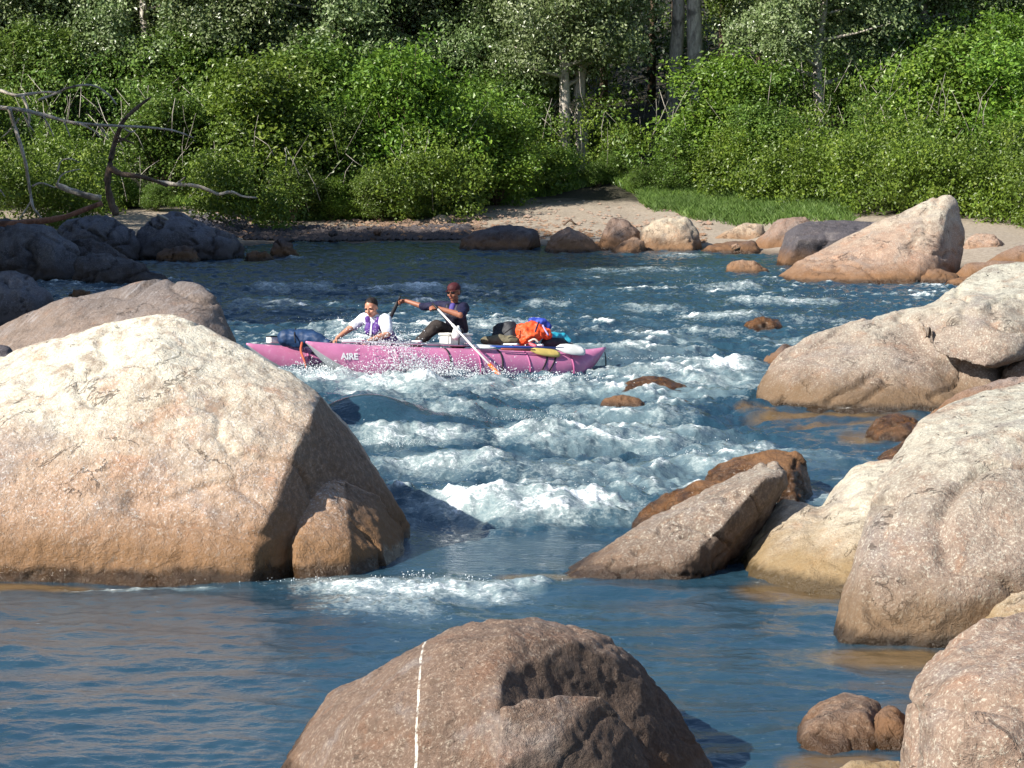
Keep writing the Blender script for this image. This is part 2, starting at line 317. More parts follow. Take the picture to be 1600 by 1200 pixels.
# 10 bottom right
A = wl([(1395,1290,14.2),(1401,1200,14.2),(1402,1160,14.2),(1413,1090,14.2),(1438,1038,14.3),(1480,996,14.4),(1530,970,14.5),(1600,950,14.6),(1700,930,14.7),(1850,960,14.7),(1860,1200,14),
        (1440,1120,13.6),(1430,1220,13.5),(1500,1050,13.7),(1600,1010,13.8),(1500,1150,13.25),(1620,1120,13.1),(1700,1100,13.2),(1600,1250,12.9)])+low([(1400,13.8),(1450,13.2),(1600,12.7),(1850,12.9),(1850,16.5),(1450,16.5)])+wl([(1480,1040,16),(1600,990,16.5),(1800,990,16.5)])
B = wl([(1500,1110,13.2),(1540,1104,13.2),(1600,1120,13.1),(1640,1160,13.0),(1500,1150,13.0),(1560,1150,12.95),(1640,1230,12.85),(1500,1250,13.0),(1600,1200,14),(1520,1200,14)])
rock('round tan boulder filling the bottom right corner', [A, B], MR_corner, .022, 6, .035, cracks=.4)
rock('small tan boulder tucked above the bottom right corner boulder', [auto([(1500,1000),(1528,965),(1545,943),(1570,929),(1610,920),(1680,925),(1700,1000)], 1030, .6)], MR_pale, .03, 5, .03)
A = wl([(1235,1182,15.9),(1243,1148,16),(1263,1112,16.1),(1290,1097,16.2),(1320,1087,16.2),(1350,1089,16.2),(1374,1102,16.2),(1386,1150,16.1),(1391,1190,15.9),(1290,1118,15.8),(1352,1112,15.8),(1262,1150,15.6),(1368,1150,15.65),(1300,1180,15.45),(1270,1190,15.5),(1372,1192,15.5)])+low([(1240,15.7),(1275,15.45),(1370,15.45),(1395,16),(1370,17),(1260,17)])+wl([(1290,1110,16.8),(1350,1105,16.8)])
rock('small blocky brown rock standing alone in the water at bottom right', [A], MR_fore, .014, 5, .018)
rock('shaded rock half hidden between small blocky rock and corner boulder', [auto([(1360,1170),(1372,1110),(1395,1103),(1412,1112),(1425,1160)], 1172, .25, .4)], MR_fdark, .02, 4, .02)
rock('sliver of tan rock at the bottom edge under the blocky rock', [auto([(1290,1215),(1330,1190),(1370,1186),(1410,1190),(1450,1215)], 1260, .3, .4)], MR_pale, .02, 4, .02)
# 13 wet ones between
rock('wet orange brown rock at the foot of the wide pale tan boulder', [auto([(1350,688),(1368,656),(1393,644),(1420,647),(1450,662),(1460,690)], 694, .4, .8)], MR_wet, .03, 5, .03)
rock('orange sloping rock emerging from behind the tall speckled boulder', [auto([(1350,730),(1378,706),(1412,688),(1440,680),(1500,690),(1510,730)], 734, .6, .8)], MR_wet, .03, 4, .03)
rock('long pinkish ridge rock between the wide pale and tall speckled boulders', [auto([(1430,668),(1470,634),(1500,612),(1540,600),(1600,586),(1700,575),(1740,660)], 672, .6, 1.0)], MR_fbrn, .04, 4, .03)
rock('small olive tan rock in the dark gap at right edge', [auto([(1562,600),(1568,578),(1582,564),(1610,556),(1660,560),(1680,600)], 640, .5, .8)], MR_far, .04, 4, .03)
# far right group
A = wl([(1206,438,58.2),(1240,413,58.6),(1280,390,58.8),(1310,376,59),(1340,361,59),(1380,350,59.2),(1410,333,59.3),(1440,322,59.3),(1462,310,59.4),(1484,307,59.4),(1494,316,59.4),(1499,345,59.3),(1505,366,59.2),(1478,416,58.9),
        (1240,438,57.2),(1330,440,56.8),(1430,438,56.8),(1470,420,57.6),(1300,405,57.7),(1400,390,57.6),(1470,372,58.1),(1480,330,58.8)])+low([(1205,58),(1240,57),(1440,56.7),(1480,58),(1480,62),(1240,61)])+wl([(1400,350,61),(1480,325,61)])
rock('long far boulder rising to a sharp peak on the right bank', [A], MR_far, .07, 3, .07)
A = wl([(1211,420,63.6),(1216,388,63.7),(1226,362,63.8),(1250,346,64),(1300,343,64),(1382,345,64),(1420,360,64),(1225,418,62.6),(1245,372,62.3),(1380,375,62.0),(1400,420,62.4),(1300,360,62.5)])+low([(1214,63.2),(1240,62.8),(1400,62.6),(1400,66),(1220,66)])
rock('flat topped blue black boulder behind the sharp peaked boulder', [A], MR_fdark, .07, 3, .05)
rock('grey boulder at the left shoulder of the blue black boulder', [auto([(1176,393),(1184,370),(1204,350),(1226,342),(1258,339),(1275,355),(1280,392)], 394, .6, 1.2)], MR_fbrn, .06, 3, .05)
rock('low pale slab rock in front of the grass strip', [auto([(1112,376),(1130,361),(1163,351),(1192,351),(1200,376)], 385, .5, 1.5)], MR_fpale, .05, 3, .05)
rock('small sunlit rock alone in the water before the peaked boulder', [auto([(1129,427),(1139,410),(1160,405),(1181,408),(1203,426)], 428, .3, .6)], MR_far, .04, 4, .03)
rock('tan boulder beyond the notch right of the peaked boulder', [auto([(1500,398),(1509,372),(1530,366),(1556,366),(1576,386),(1572,402)], 408, .5, 1.2)], MR_far, .05, 3, .05)
rock('pinkish low boulder at right edge beyond the wide pale boulder', [auto([(1535,415),(1560,395),(1600,384),(1660,384),(1700,415)], 420, .5, 1.2)], MR_fbrn, .06, 4, .05)
rock('small brown rock at the right foot of the peaked boulder', [auto([(1405,441),(1428,426),(1468,418),(1497,426),(1508,440)], 442, .4, .8)], MR_fbrn, .045, 4, .04)
rock('low long brown rock behind the crest of the wide pale boulder', [auto([(1480,436),(1510,412),(1560,408),(1625,410),(1650,436)], 440, .4, .8)], MR_fbrn, .05, 4, .04)
rock('flat little rock at the waterline touching the wide pale boulder', [auto([(1470,447),(1488,434),(1522,431),(1550,447)], 449, .3, .5)], MR_fbrn, .04, 4, .03)
rock('dark low ledge rock right of the pale round far boulder', [auto([(1092,394),(1110,381),(1150,375),(1182,378),(1192,394)], 396, .4, 1.5)], MR_fdark, .05, 3, .05)
# far bank
rock('long dark grey boulder, leftmost of the far row before the gravel bar', [auto([(714,388),(719,371),(742,359),(775,354),(815,354),(839,360),(843,372),(842,390)], 391, .7, 1.4, .8)], MR_fdark, .05, 4, .05, seed=4)
rock('brown domed far boulder second in the row before the gravel bar', [auto([(849,392),(856,375),(872,360),(888,354),(910,361),(930,377),(942,393)], 395, .7, 1.2)], MR_fbrn, .05, 4, .05)
rock('grey pointed far boulder behind two lower ones', [auto([(930,388),(938,362),(956,340),(975,344),(1000,359),(1006,388)], 391, .6, 1.0)], MR_fbrn, .05, 2, .05)
rock('small pink brown rock below the grey pointed far boulder', [auto([(950,395),(963,382),(988,371),(1005,378),(1012,395)], 396, .4, .7)], MR_far, .04, 3, .04)
rock('pale round sunlit boulder at the right end of the gravel bar', [auto([(996,390),(1001,365),(1018,345),(1048,336),(1074,341),(1092,358),(1099,388)], 394, .8, 1.2)], MR_fpale, .05, 4, .04)
# left bank in the shade
SH = 'shaded boulders on the left bank'
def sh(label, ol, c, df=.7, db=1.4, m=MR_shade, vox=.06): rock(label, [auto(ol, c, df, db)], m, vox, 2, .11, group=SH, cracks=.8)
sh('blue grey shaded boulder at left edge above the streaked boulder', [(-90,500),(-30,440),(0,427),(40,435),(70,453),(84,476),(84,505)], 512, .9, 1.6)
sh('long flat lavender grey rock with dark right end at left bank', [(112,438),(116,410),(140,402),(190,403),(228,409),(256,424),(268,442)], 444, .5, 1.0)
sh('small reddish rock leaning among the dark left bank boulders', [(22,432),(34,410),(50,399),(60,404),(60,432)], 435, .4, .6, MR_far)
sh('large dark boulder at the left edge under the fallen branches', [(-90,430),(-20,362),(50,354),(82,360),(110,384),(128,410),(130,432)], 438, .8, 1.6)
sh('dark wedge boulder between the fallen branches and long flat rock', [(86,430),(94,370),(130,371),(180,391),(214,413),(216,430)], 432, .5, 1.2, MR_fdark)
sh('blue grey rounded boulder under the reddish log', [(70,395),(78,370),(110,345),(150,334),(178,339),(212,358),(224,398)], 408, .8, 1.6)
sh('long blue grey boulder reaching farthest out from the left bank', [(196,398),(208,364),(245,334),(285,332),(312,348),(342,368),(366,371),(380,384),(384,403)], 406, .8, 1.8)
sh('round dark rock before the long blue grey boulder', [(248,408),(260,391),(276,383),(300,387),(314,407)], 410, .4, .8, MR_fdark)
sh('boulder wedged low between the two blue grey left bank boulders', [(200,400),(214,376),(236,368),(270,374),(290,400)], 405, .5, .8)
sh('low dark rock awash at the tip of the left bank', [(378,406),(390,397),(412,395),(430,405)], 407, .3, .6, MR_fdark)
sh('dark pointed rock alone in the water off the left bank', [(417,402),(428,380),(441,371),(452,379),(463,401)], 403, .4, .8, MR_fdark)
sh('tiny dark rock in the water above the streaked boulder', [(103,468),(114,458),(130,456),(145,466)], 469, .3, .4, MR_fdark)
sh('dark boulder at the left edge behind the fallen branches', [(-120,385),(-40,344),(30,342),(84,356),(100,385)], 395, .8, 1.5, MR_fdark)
# in the rapid
rock('brown rock breaking the rapid left of the wide pale boulder crest', [auto([(1155,517),(1165,501),(1190,493),(1216,497),(1226,517)], 518, .3, .6)], MR_wet, .035, 4, .04)
rock('golden brown rock awash just downstream of the raft stern', [auto([(950,615),(970,599),(1000,590),(1042,592),(1072,604),(1084,618)], 617, .3, .7)], MR_wet, .03, 4, .03)
rock('flat dark rock awash below the golden brown rock', [auto([(932,640),(944,625),(970,620),(1000,623),(1015,640)], 640, .2, .5)], MR_fdark, .025, 4, .03)
rock('thin dark rock barely showing beside the flat awash rock', [auto([(1036,633),(1054,626),(1080,625),(1094,633)], 634, .2, .4)], MR_fdark, .025, 4, .02)
rock('dark rock peeking out behind the left tip of the wide pale boulder', [auto([(1184,575),(1198,557),(1224,542),(1250,550),(1260,575)], 580, .4, .7)], MR_fdark, .035, 4, .04)
# ================================================================== TERRAIN
def interp(x, xs, ys): return np.interp(x, xs, ys)
def land_d(x, y):
    d1 = y-interp(x, [-22, -14, -9, -7.8, -6.5, -2, 1, 4, 6.5, 9, 12], [62, 63, 66, 72, 73.3, 73.4, 71.5, 70, 68.5, 64, 60])
    d2 = (x-interp(y, [8, 14, 20, 27, 34, 45, 60], [3.2, 3.8, 4.9, 6.2, 8.0, 8.6, 11]))*.9
    d3 = (interp(y, [8, 30, 50, 62, 75], [-9, -10.5, -12.5, -14.8, -20])-x)
    return np.maximum(np.maximum(d1, d2), d3)
def land_z(x, y):
    d = land_d(x, y)
    z = np.where(d < 0, np.maximum(-.9, .22*d-.02), .065*np.minimum(d, 14)+.02)
    z = z+np.maximum(0, d-14)*.16
    z = z+(.06*fbm(x*.6, y*.6, 0, 3, 3)+.02*fbm(x*4, y*4, 0, 2, 8))*sstep(-1, 3, d)
    return z
nx, ny = 420, 420
gx = np.sign(np.linspace(-1, 1, nx))*np.abs(np.linspace(-1, 1, nx))**1.9*130; gy = 5+np.linspace(0, 1, ny)**1.25*215
X, Y = np.meshgrid(gx, gy); Z = land_z(X, Y)
idx = np.arange(nx*ny).reshape(ny, nx)
Q = np.stack([idx[:-1, :-1], idx[:-1, 1:], idx[1:, 1:], idx[1:, :-1]], -1).reshape(-1, 4)
t = NT('ground'); P = t.n('NewGeometry').outputs['Position']; at = t.n('Attribute', dict(attribute_name='inland')).outputs['Fac']
n1 = t.noise(P, 1.2, 5, .65); n2 = t.noise(P, 11, 5, .7); n3 = t.noise(P, 40, 3, .6)
c = t.mix(t.map(n2, .35, .65), (.26,.205,.155), (.46,.385,.30)); c = t.mix(t.map(n3, .55, .7, 0, .6), c, (.16,.13,.11)); c = t.mix(t.map(n1, .5, .7, 0, .5), c, (.36,.31,.26))
soil = t.mix(t.map(n2, .4, .6), (.020,.017,.010), (.04,.036,.018))
ff = t.map(t.math('ADD', at, t.math('MULTIPLY', t.math('SUBTRACT', n1, .5), 5)), 10.5, 13.5, 0, 1, True)
c = t.mix(ff, c, soil)
wetf = t.map(t.n('SeparateXYZ', None, Vector=P).outputs[2], .12, .02, 0, .8); c = t.mix(wetf, c, (.09,.06,.04))
bmp = t.n('Bump', None, Strength=.7, Distance=.05, Height=t.math('ADD', n2, t.math('MULTIPLY', n3, .4)))
GM = t.surf(t.n('BsdfPrincipled', None, Base_Color=c, Roughness=.9, Normal=bmp))
me = np_mesh('ground', np.stack([X, Y, Z], -1).reshape(-1, 3), Q, True, GM); attr(me, 'inland', land_d(X, Y).ravel())
tag(link('ground', me), 'river bed, sandy bank and forest floor', kind='structure')
# ================================================================== WATER
def build_water():
    ys = [8.6]
    while ys[-1] < 77: ys.append(ys[-1]+min(.05, ys[-1]**2/16000*1.7))
    ys = np.array(ys); nc = 1150; u = np.linspace(-1, 1, nc)
    Xw = u[None, :]*(ys[:, None]*.2*1.06+2.2+np.abs(u[None, :])**6*4); Yw = np.repeat(ys[:, None], nc, 1)
    sh_ = Xw.shape
    x = Xw.ravel(); y = Yw.ravel()
    wx = x+.35*pn(x*.5, y*.5, 0, 71); wy = y+.35*pn(x*.5, y*.5, 0, 72)
    # how rough the river is at each place: calm pool in front, rapid between the boulders, riffles upstream
    rap = sstep(21.3, 24.5, y)*(1-.45*sstep(40, 50, y))*(1-.55*sstep(54, 64, y))
    pxw = 800+x/y*F
    calmL = sstep(20.5, 22.5, y)*(1-sstep(24.5, 27, y))*sstep(820, 700, pxw)     # lee behind the left boulder
    rap = rap*(1-.35*calmL)
    right_calm = sstep(1150, 1290, pxw)*sstep(22, 24, y)*(1-sstep(36, 40, y)); rap = rap*(1-.5*right_calm)
    z = np.zeros_like(x)
    n_a = fbm(wx*.42, wy*.75, 0, 2, 1); n_b = pn(wx*1.05, wy*1.9, 0, 5); n_c = fbm(wx*2.3, wy*3.6, 0, 3, 9)
    ridge = 1-np.abs(n_b)*1.6
    z += rap*(.12*n_a+.09*(ridge-.5)+.075*n_c)+(.03*pn(wx*3.1, wy*3.6, 0, 141)+.02*pn(wx*6, wy*7, 0, 142))*sstep(40, 50, y)
    z += (1-rap)*(.048*fbm(wx*.5, wy*.95, 0, 2, 21)+.020*fbm(wx*1.5, wy*3.2, 0, 3, 27)+.004*fbm(x*6, y*10, 0, 2, 33))
    z += .010*fbm(x*7, y*9, .3, 3, 41)*(.35+rap)
    crest = rap*(.5*n_a+.65*(ridge-.45)+.5*n_c)
    patch = pn(x*.28, y*.22, 0, 77)                      # patches where the water breaks
    foam = np.zeros_like(x); aer = np.zeros_like(x)
    foam += .62*sstep(.42, .85, crest+.35*patch)
    cap = sstep(.34, .62, n_c*.8+.35*pn(wx*4, wy*5, 0, 145)+.15*patch); foam += .6*cap*rap*(.35+.95*sstep(38, 46, y))
    lines = sstep(.90, 1.0, 1-np.abs(fbm(wx*.75, wy*1.15, 0, 3, 131)))*sstep(-.25, .35, patch+.4*n_a); foam += .62*lines*rap; aer += .35*lines*rap
    up = sstep(40, 50, y)*(1-sstep(66, 70, y)); foam += .45*up*sstep(.22, .5, crest+.3*patch)
    aer += .8*sstep(-.3, .5, patch+.5*n_a)*rap
    # standing waves, rollers and one strip of painted glitter, each at its own place: (px0, px1, py, height, half width m, foam)
    R = [(530,690,597,.28,.32,1.4),(650,900,596,.12,.3,1.1),(640,1010,780,.30,.55,1.25),(690,960,800,.12,.5,1.0),(575,800,722,.20,.55,.95),(740,1010,738,.14,.5,.7),(760,890,668,.30,.45,1.25),(800,1090,688,.16,.5,.85),(540,760,684,.10,.35,1.1),
         (430,650,590,.16,.6,1.15),(520,690,606,.12,.6,.9),(640,940,602,.14,.6,.95),(560,760,648,.12,.6,.85),(940,1195,572,.20,.6,1.2),(1000,1200,590,.1,.5,.7),(730,850,503,.30,.7,1.1),(470,590,512,.34,.8,.75),
         (565,705,448,.22,.8,1.3),(380,530,446,.22,.8,1.05),(720,770,446,.15,.7,.9),(350,480,474,.15,.8,.9),(1080,1200,446,.2,.9,.9),(1130,1320,468,.2,.9,1.1),(1050,1200,492,.2,.8,1.0),(960,1080,480,.15,.7,.8),
         (1070,1150,728,.12,.35,1.0),(1090,1220,700,.12,.4,.8),(1200,1330,714,.06,.4,.5),(1240,1330,775,.08,.3,.8),(440,830,908,.09,.35,1.2),(480,700,938,.05,.5,.85),(760,860,905,.06,.25,.9),
         (900,1100,420,.15,.8,.7),(600,720,412,.1,.8,.6),(820,900,470,.22,.5,.9),(1180,1260,530,.1,.5,.6),(850,950,640,.1,.5,.6),(1000,1100,650,.1,.5,.6),(850,1200,515,.12,.7,.6),(1100,1350,500,.1,.7,.6),
         (90,340,917,.012,.05,.75),(640,720,405,.1,.7,.5),(1030,1120,398,.1,.8,.9),(450,480,402,.08,.5,.8)]  # first entry paints glitter at the largest boulder's foot as thin foam
    for i, (a, b, py, h, w, fo) in enumerate(R):
        h *= .78
        if py < 520: h *= .72; w *= .8; fo *= .9
        p0 = Gp(a, py+h*F/GY(py)*.45); p1 = Gp(b, py+h*F/GY(py)*.45)
        cxm = (p0.x+p1.x)/2; hw = (p1.x-p0.x)/2
        m = np.nonzero((np.abs(y-p0.y) < 3.2*w) & (np.abs(x-cxm) < hw*1.5))[0]
        if not len(m): continue
        xx = x[m]; yy = y[m]
        yc = p0.y+.28*pn(xx*.9, xx*0, i*.7, 90+i)+.1*pn(xx*3, xx*0, i*.7, 91+i)
        ex = sstep(1.35, .55, np.abs(xx-cxm)/hw)
        al = .66+.6*pn(xx*1.4, xx*0+i, 0, 95)+.34*pn(xx*4.2, yy*2, 0, 96)
        dyv = (yy-yc)/w
        prof = np.exp(-(np.where(dyv < 0, dyv*1.5, dyv*.85))**2)
        z[m] += h*ex*np.clip(.45*al+.38, 0, 2)*prof - .25*h*ex*np.exp(-(dyv+1.7)**2*1.5)
        body = np.exp(-(np.where(dyv > 0, dyv*1.35, dyv*.75))**2)
        foam[m] = np.maximum(foam[m], fo*ex*body*(.52+.6*al*.6+.45*pn(xx*2.1, yy*2.6, 0, 97)))
        aer[m] = np.maximum(aer[m], .95*ex*np.exp(-(dyv*.55)**2)*min(1, fo))
    # smooth dark tongue pouring over a drowned rock beside the largest boulder
    def hump(px, py, rx, ry, h, kill=.0):
        c0 = Gp(px, py); q = ((x-c0.x)/rx)**2+((y-c0.y)/ry)**2; g = np.exp(-q)
        nonlocal z, foam, aer
        z = z*(1-kill*g)+h*g; foam = foam*(1-kill*np.minimum(1, g*1.6)); aer = aer*(1-kill*np.minimum(1, g*1.6))
    hump(580, 668, .85, .75, .42, .97); hump(700, 672, .6, .5, .16, .6)
    hump(730, 578, 1.6, .5, -.12, 0); hump(900, 569, 1.1, .6, -.26, 0)
    hump(720, 868, 1.0, 1.2, .0, .65); hump(860, 850, .9, .9, .0, .8)
    for (q0, q1, st) in ((1010, 60, .7),):
        pass
    aer *= 1-.45*sstep(40, 48, y)
    # froth has its own relief
    fr = np.clip(foam, 0, 1)
    z += fr*(.03*np.abs(fbm(x*3.2, y*3.6, 0, 2, 51))+.02*fbm(x*10, y*9, .1, 2, 55)+.045*np.maximum(0, pn(x*15, y*9, .1, 59))**2)
    # shallow brown water over stone at the rocks' feet
    shl = np.zeros_like(x)
    for (a, py, rx, ry) in ((1240, 925, .55, .55), (1385, 1028, .6, .4), (850, 903, .45, .2), (1360, 665, 1.1, .5), (1300, 648, 1.2, .35), (1345, 690, .3, .5), (20, 918, .8, .2), (1310, 1195, .4, .3),(1180,640,.3,.3),(600,377,6,.6)):
        c0 = Gp(a, py); shl = np.maximum(shl, np.exp(-((x-c0.x)/rx)**4-((y-c0.y)/ry)**2))
    idx = np.arange(sh_[0]*sh_[1]).reshape(sh_)
    q = np.stack([idx[:-1, :-1], idx[:-1, 1:], idx[1:, 1:], idx[1:, :-1]], -1).reshape(-1, 4)
    return np.stack([x, y, z], -1), q, foam, aer, shl, rap, (ys, nc, z.reshape(sh_), foam.reshape(sh_), Xw)
t = NT('river_water'); P = t.n('NewGeometry').outputs['Position']
fo = t.n('Attribute', dict(attribute_name='foam')).outputs['Fac']; ae = t.n('Attribute', dict(attribute_name='aer')).outputs['Fac']; sl = t.n('Attribute', dict(attribute_name='shallow')).outputs['Fac']
nf = t.noise(t.scale(P, (1, 1.1, 1.6)), 6.5, 8, .78, .7); nf2 = t.noise(P, 28, 4, .7, .3)
fm = t.math('ADD', fo, t.math('MULTIPLY', t.math('SUBTRACT', nf, .5), 2.4)); fm = t.math('ADD', fm, t.math('MULTIPLY', t.math('SUBTRACT', nf2, .5), 1.1))
mask = t.map(fm, .72, 1.22, 0, 1, True); pre = t.map(fm, .30, .75, 0, .75)
am = t.math('ADD', ae, t.math('MULTIPLY', t.math('SUBTRACT', t.noise(P, 2.2, 5, .65, .6), .5), 1.1))
base = t.mix(t.map(am, .30, 1.1, 0, 1), (.022,.060,.090), (.21,.29,.31))
base = t.mix(t.map(t.noise(P, .35, 3), .4, .62, 0, .5), base, (.012,.038,.068))
base = t.mix(t.map(t.math('ADD', sl, t.math('MULTIPLY', t.math('SUBTRACT', nf, .5), .6)), .35, .8), base, (.13,.085,.04))
col = t.mix(mask, t.mix(pre, base, (.34,.40,.40)), (.82,.86,.87))
hb = t.math('ADD', t.noise(t.scale(P, (1, 1.6, 1)), 9, 4, .6), t.math('MULTIPLY', nf2, .35))
bp = t.n('Bump', None, Strength=t.map(t.n('Attribute', dict(attribute_name='rough_water')).outputs['Fac'], 0, 1, .20, .6), Distance=.045, Height=hb)
bw = t.n('BsdfPrincipled', None, Base_Color=col, Roughness=t.map(mask, 0, 1, .07, .7), IOR=1.42, Normal=bp)
WM = t.surf(bw)
WV, WQ, wf_, wa_, ws_, wr_, WGRID = build_water()
me = np_mesh('river_water', WV, WQ, True, WM); attr(me, 'foam', wf_); attr(me, 'aer', wa_); attr(me, 'shallow', ws_); attr(me, 'rough_water', wr_)
tag(link('river_water', me), 'blue whitewater river', kind='structure')
def water_z(x, y):
    ys, nc, zz, ff, Xw = WGRID
    j = int(np.clip(np.searchsorted(ys, y), 0, len(ys)-1)); i = int(np.clip(np.searchsorted(Xw[j], x), 0, nc-1))
    return float(zz[j, i]), float(ff[j, i])
# ================================================================== PLANTS
def mat_leaf(name, c1, c2, c3, rough=.42, trans=.3, spec=.5):
    t = NT(name); a = t.n('Attribute', dict(attribute_name='lr')).outputs['Fac']
    P = t.n('NewGeometry').outputs['Position']; oi = t.n('ObjectInfo').outputs['Random']
    c = t.mix(t.map(a, .0, .55), c1, c2); c = t.mix(t.map(a, .55, 1.0), c, c3)
    c = t.mix(t.map(t.noise(P, .55, 3), .42, .62, 0, .45), c, tuple(x*.62 for x in c1))
    c = t.n('HueSaturation', None, Hue=t.map(oi, 0, 1, .485, .512), Saturation=1.0, Value=t.map(oi, 0, 1, .82, 1.18), Color=c).outputs[0]
    b = t.n('BsdfPrincipled', None, Base_Color=c, Roughness=rough, Specular_IOR_Level=spec)
    tr = t.n('BsdfTranslucent', None, Color=t.mix(.5, c, (.16,.26,.03)))
    return t.surf(t.n('MixShader', None, i0=trans, i1=b, i2=tr))
LM_bush = mat_leaf('bush_leaf', (.085,.155,.018), (.165,.285,.030), (.29,.40,.055))
LM_bush2 = mat_leaf('alder_leaf', (.075,.14,.022), (.14,.24,.036), (.24,.33,.07))
LM_cott = mat_leaf('cottonwood_leaf', (.12,.175,.06), (.22,.29,.11), (.42,.47,.28), .33, .22, .65)
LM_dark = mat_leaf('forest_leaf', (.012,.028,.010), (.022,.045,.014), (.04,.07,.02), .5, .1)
def mat_bark(name, a, b):
    t = NT(name); P = t.n('TexCoord').outputs['Object']
    n = t.noise(t.scale(P, (6, 6, 1.4)), 3, 5, .7); m = t.noise(P, 2.2, 4, .6, .5)
    c = t.mix(t.map(n, .38, .62), a, b); c = t.mix(t.map(m, .52, .64, 0, .8), c, tuple(x*.25 for x in a))
    bp = t.n('Bump', None, Strength=.8, Distance=.03, Height=n)
    return t.surf(t.n('BsdfPrincipled', None, Base_Color=c, Roughness=.85, Normal=bp))
BK_pale = mat_bark('pale_bark', (.34,.29,.25), (.62,.57,.49)); BK_brown = mat_bark('brown_bark', (.10,.065,.045), (.20,.14,.10)); BK_drift = mat_bark('driftwood', (.42,.36,.30), (.62,.56,.47))
BK_red = mat_bark('red_log', (.26,.11,.07), (.38,.19,.12))
def tubes(paths, sides=7, jit=0.0):
    """paths: list of lists of (x,y,z,r)"""
    V = []; Fq = []; rg = np.random.default_rng(3)
    for p in paths:
        p = [np.array(q, float) for q in p]; base = len(V); n = len(p)
        up = np.array([.13, .31, .94])
        for i, q in enumerate(p):
            d = p[min(i+1, n-1)][:3]-p[max(i-1, 0)][:3]; d = d/(np.linalg.norm(d)+1e-9)
            a = np.cross(d, up); a /= np.linalg.norm(a)+1e-9; b = np.cross(d, a)
            for k in range(sides):
                an = 2*math.pi*k/sides; r = q[3]*(1+jit*rg.normal())
                V.append(q[:3]+a*math.cos(an)*r+b*math.sin(an)*r)
        for i in range(n-1):
            for k in range(sides):
                k2 = (k+1) % sides
                Fq.append((base+i*sides+k, base+i*sides+k2, base+(i+1)*sides+k2, base+(i+1)*sides+k))
        for e, s in ((0, 1), (n-1, -1)):
            c = len(V); V.append(p[e][:3])
            for k in range(0, sides):
                k2 = (k+1) % sides; r0 = base+e*sides
                Fq.append((c, r0+k, r0+k2, r0+k2) if False else (c, r0+(k2 if s > 0 else k), r0+(k if s > 0 else k2), c))
    return V, Fq
def tube_mesh(name, paths, mat, sides=7, jit=0.0):
    V, Fq = tubes(paths, sides, jit); bm = bmesh.new(); vs = [bm.verts.new(v) for v in V]
    for f in Fq:
        u = list(dict.fromkeys(f))
        try: bm.faces.new([vs[i] for i in u]).smooth = True
        except ValueError: pass
    bmesh.ops.recalc_face_normals(bm, faces=bm.faces)
    me = bpy.data.meshes.new(name); bm.to_mesh(me); bm.free(); me.materials.append(mat); return me
def smoothpath(pts, n=4):
    """Catmull-Rom through (x,y,z,r)"""
    P = [np.array(p, float) for p in pts]; P = [2*P[0]-P[1]]+P+[2*P[-1]-P[-2]]; out = []
    for i in range(1, len(P)-2):
        for k in range(n):
            t = k/n; a, b, c, d = P[i-1:i+3]
            out.append(.5*((2*b)+(-a+c)*t+(2*a-5*b+4*c-d)*t*t+(-a+3*b-3*c+d)*t**3))
    out.append(P[-2]); return [tuple(o[:3])+(max(o[3], .002),) for o in out]
def leaves(C, Nrm, size, rg, aspect=.62, spread=.95):
    n = len(C); s = size*rg.uniform(.65, 1.35, n)[:, None]
    nn = Nrm+rg.normal(size=(n, 3))*spread; nn /= np.linalg.norm(nn, axis=1)[:, None]+1e-9
    t = rg.normal(size=(n, 3)); t[:, 2] -= .4; t -= (t*nn).sum(1)[:, None]*nn; t /= np.linalg.norm(t, axis=1)[:, None]+1e-9
    b = np.cross(nn, t)
    v0 = C-t*s*.5; v2 = C+t*s*.5-nn*s*.08; v1 = C+b*s*aspect*.5+nn*s*.12-t*s*.08; v3 = C-b*s*aspect*.5+nn*s*.12-t*s*.08
    V = np.stack([v0, v1, v2, v3], 1).reshape(-1, 3); i = np.arange(n)[:, None]*4
    lr = np.repeat(np.clip(rg.beta(2, 2.2, n), 0, 1), 4)
    return V, np.concatenate([i, i+1, i+2, i+3], 1), lr
def leaf_mesh(name, lobes, nleaf, size, mat, seed, clump=.34, per=26, win=()):
    """lobes: (x,y,z,rx,ry,rz)"""
    rg = np.random.default_rng(seed); L = np.array(lobes, float)
    vol = (L[:, 3]*L[:, 4]+L[:, 4]*L[:, 5]+L[:, 3]*L[:, 5]); pr = vol/vol.sum()
    nc = nleaf//per; k = rg.choice(len(L), nc, p=pr); d = rg.normal(size=(nc, 3)); d[:, 2] += .15; d /= np.linalg.norm(d, axis=1)[:, None]
    rad = rg.uniform(.40, 1.0, nc)**.5*(1+.32*rg.normal(size=nc))
    cc = L[k, :3]+d*L[k, 3:]*rad[:, None]
    cr = clump*rg.uniform(.5, 1.3, nc)
    m = rg.integers(int(per*.4), int(per*1.6), nc); ci = np.repeat(np.arange(nc), m); n = len(ci)
    e = rg.normal(size=(n, 3)); e *= np.array([.58, .58, .52])
    C = cc[ci]+e*cr[ci][:, None]; nr = d[ci]*.8+np.array([-.2, -.3, .5])
    keep = C[:, 2] > .03
    for (x0, x1, z0, z1) in win: keep &= ~((C[:, 0] > x0+.15*rg.normal(size=n)) & (C[:, 0] < x1+.15*rg.normal(size=n)) & (C[:, 2] > z0+.15*rg.normal(size=n)) & (C[:, 2] < z1+.15*rg.normal(size=n)) & (C[:, 1] < .3))
    V, Fq, lr = leaves(C[keep], nr[keep], size, rg)
    bias = np.repeat((rg.normal(size=nc)*.16)[ci][keep], 4)
    me = np_mesh(name, V, Fq, False, mat); attr(me, 'lr', np.clip(lr+bias, 0, 1)); return me
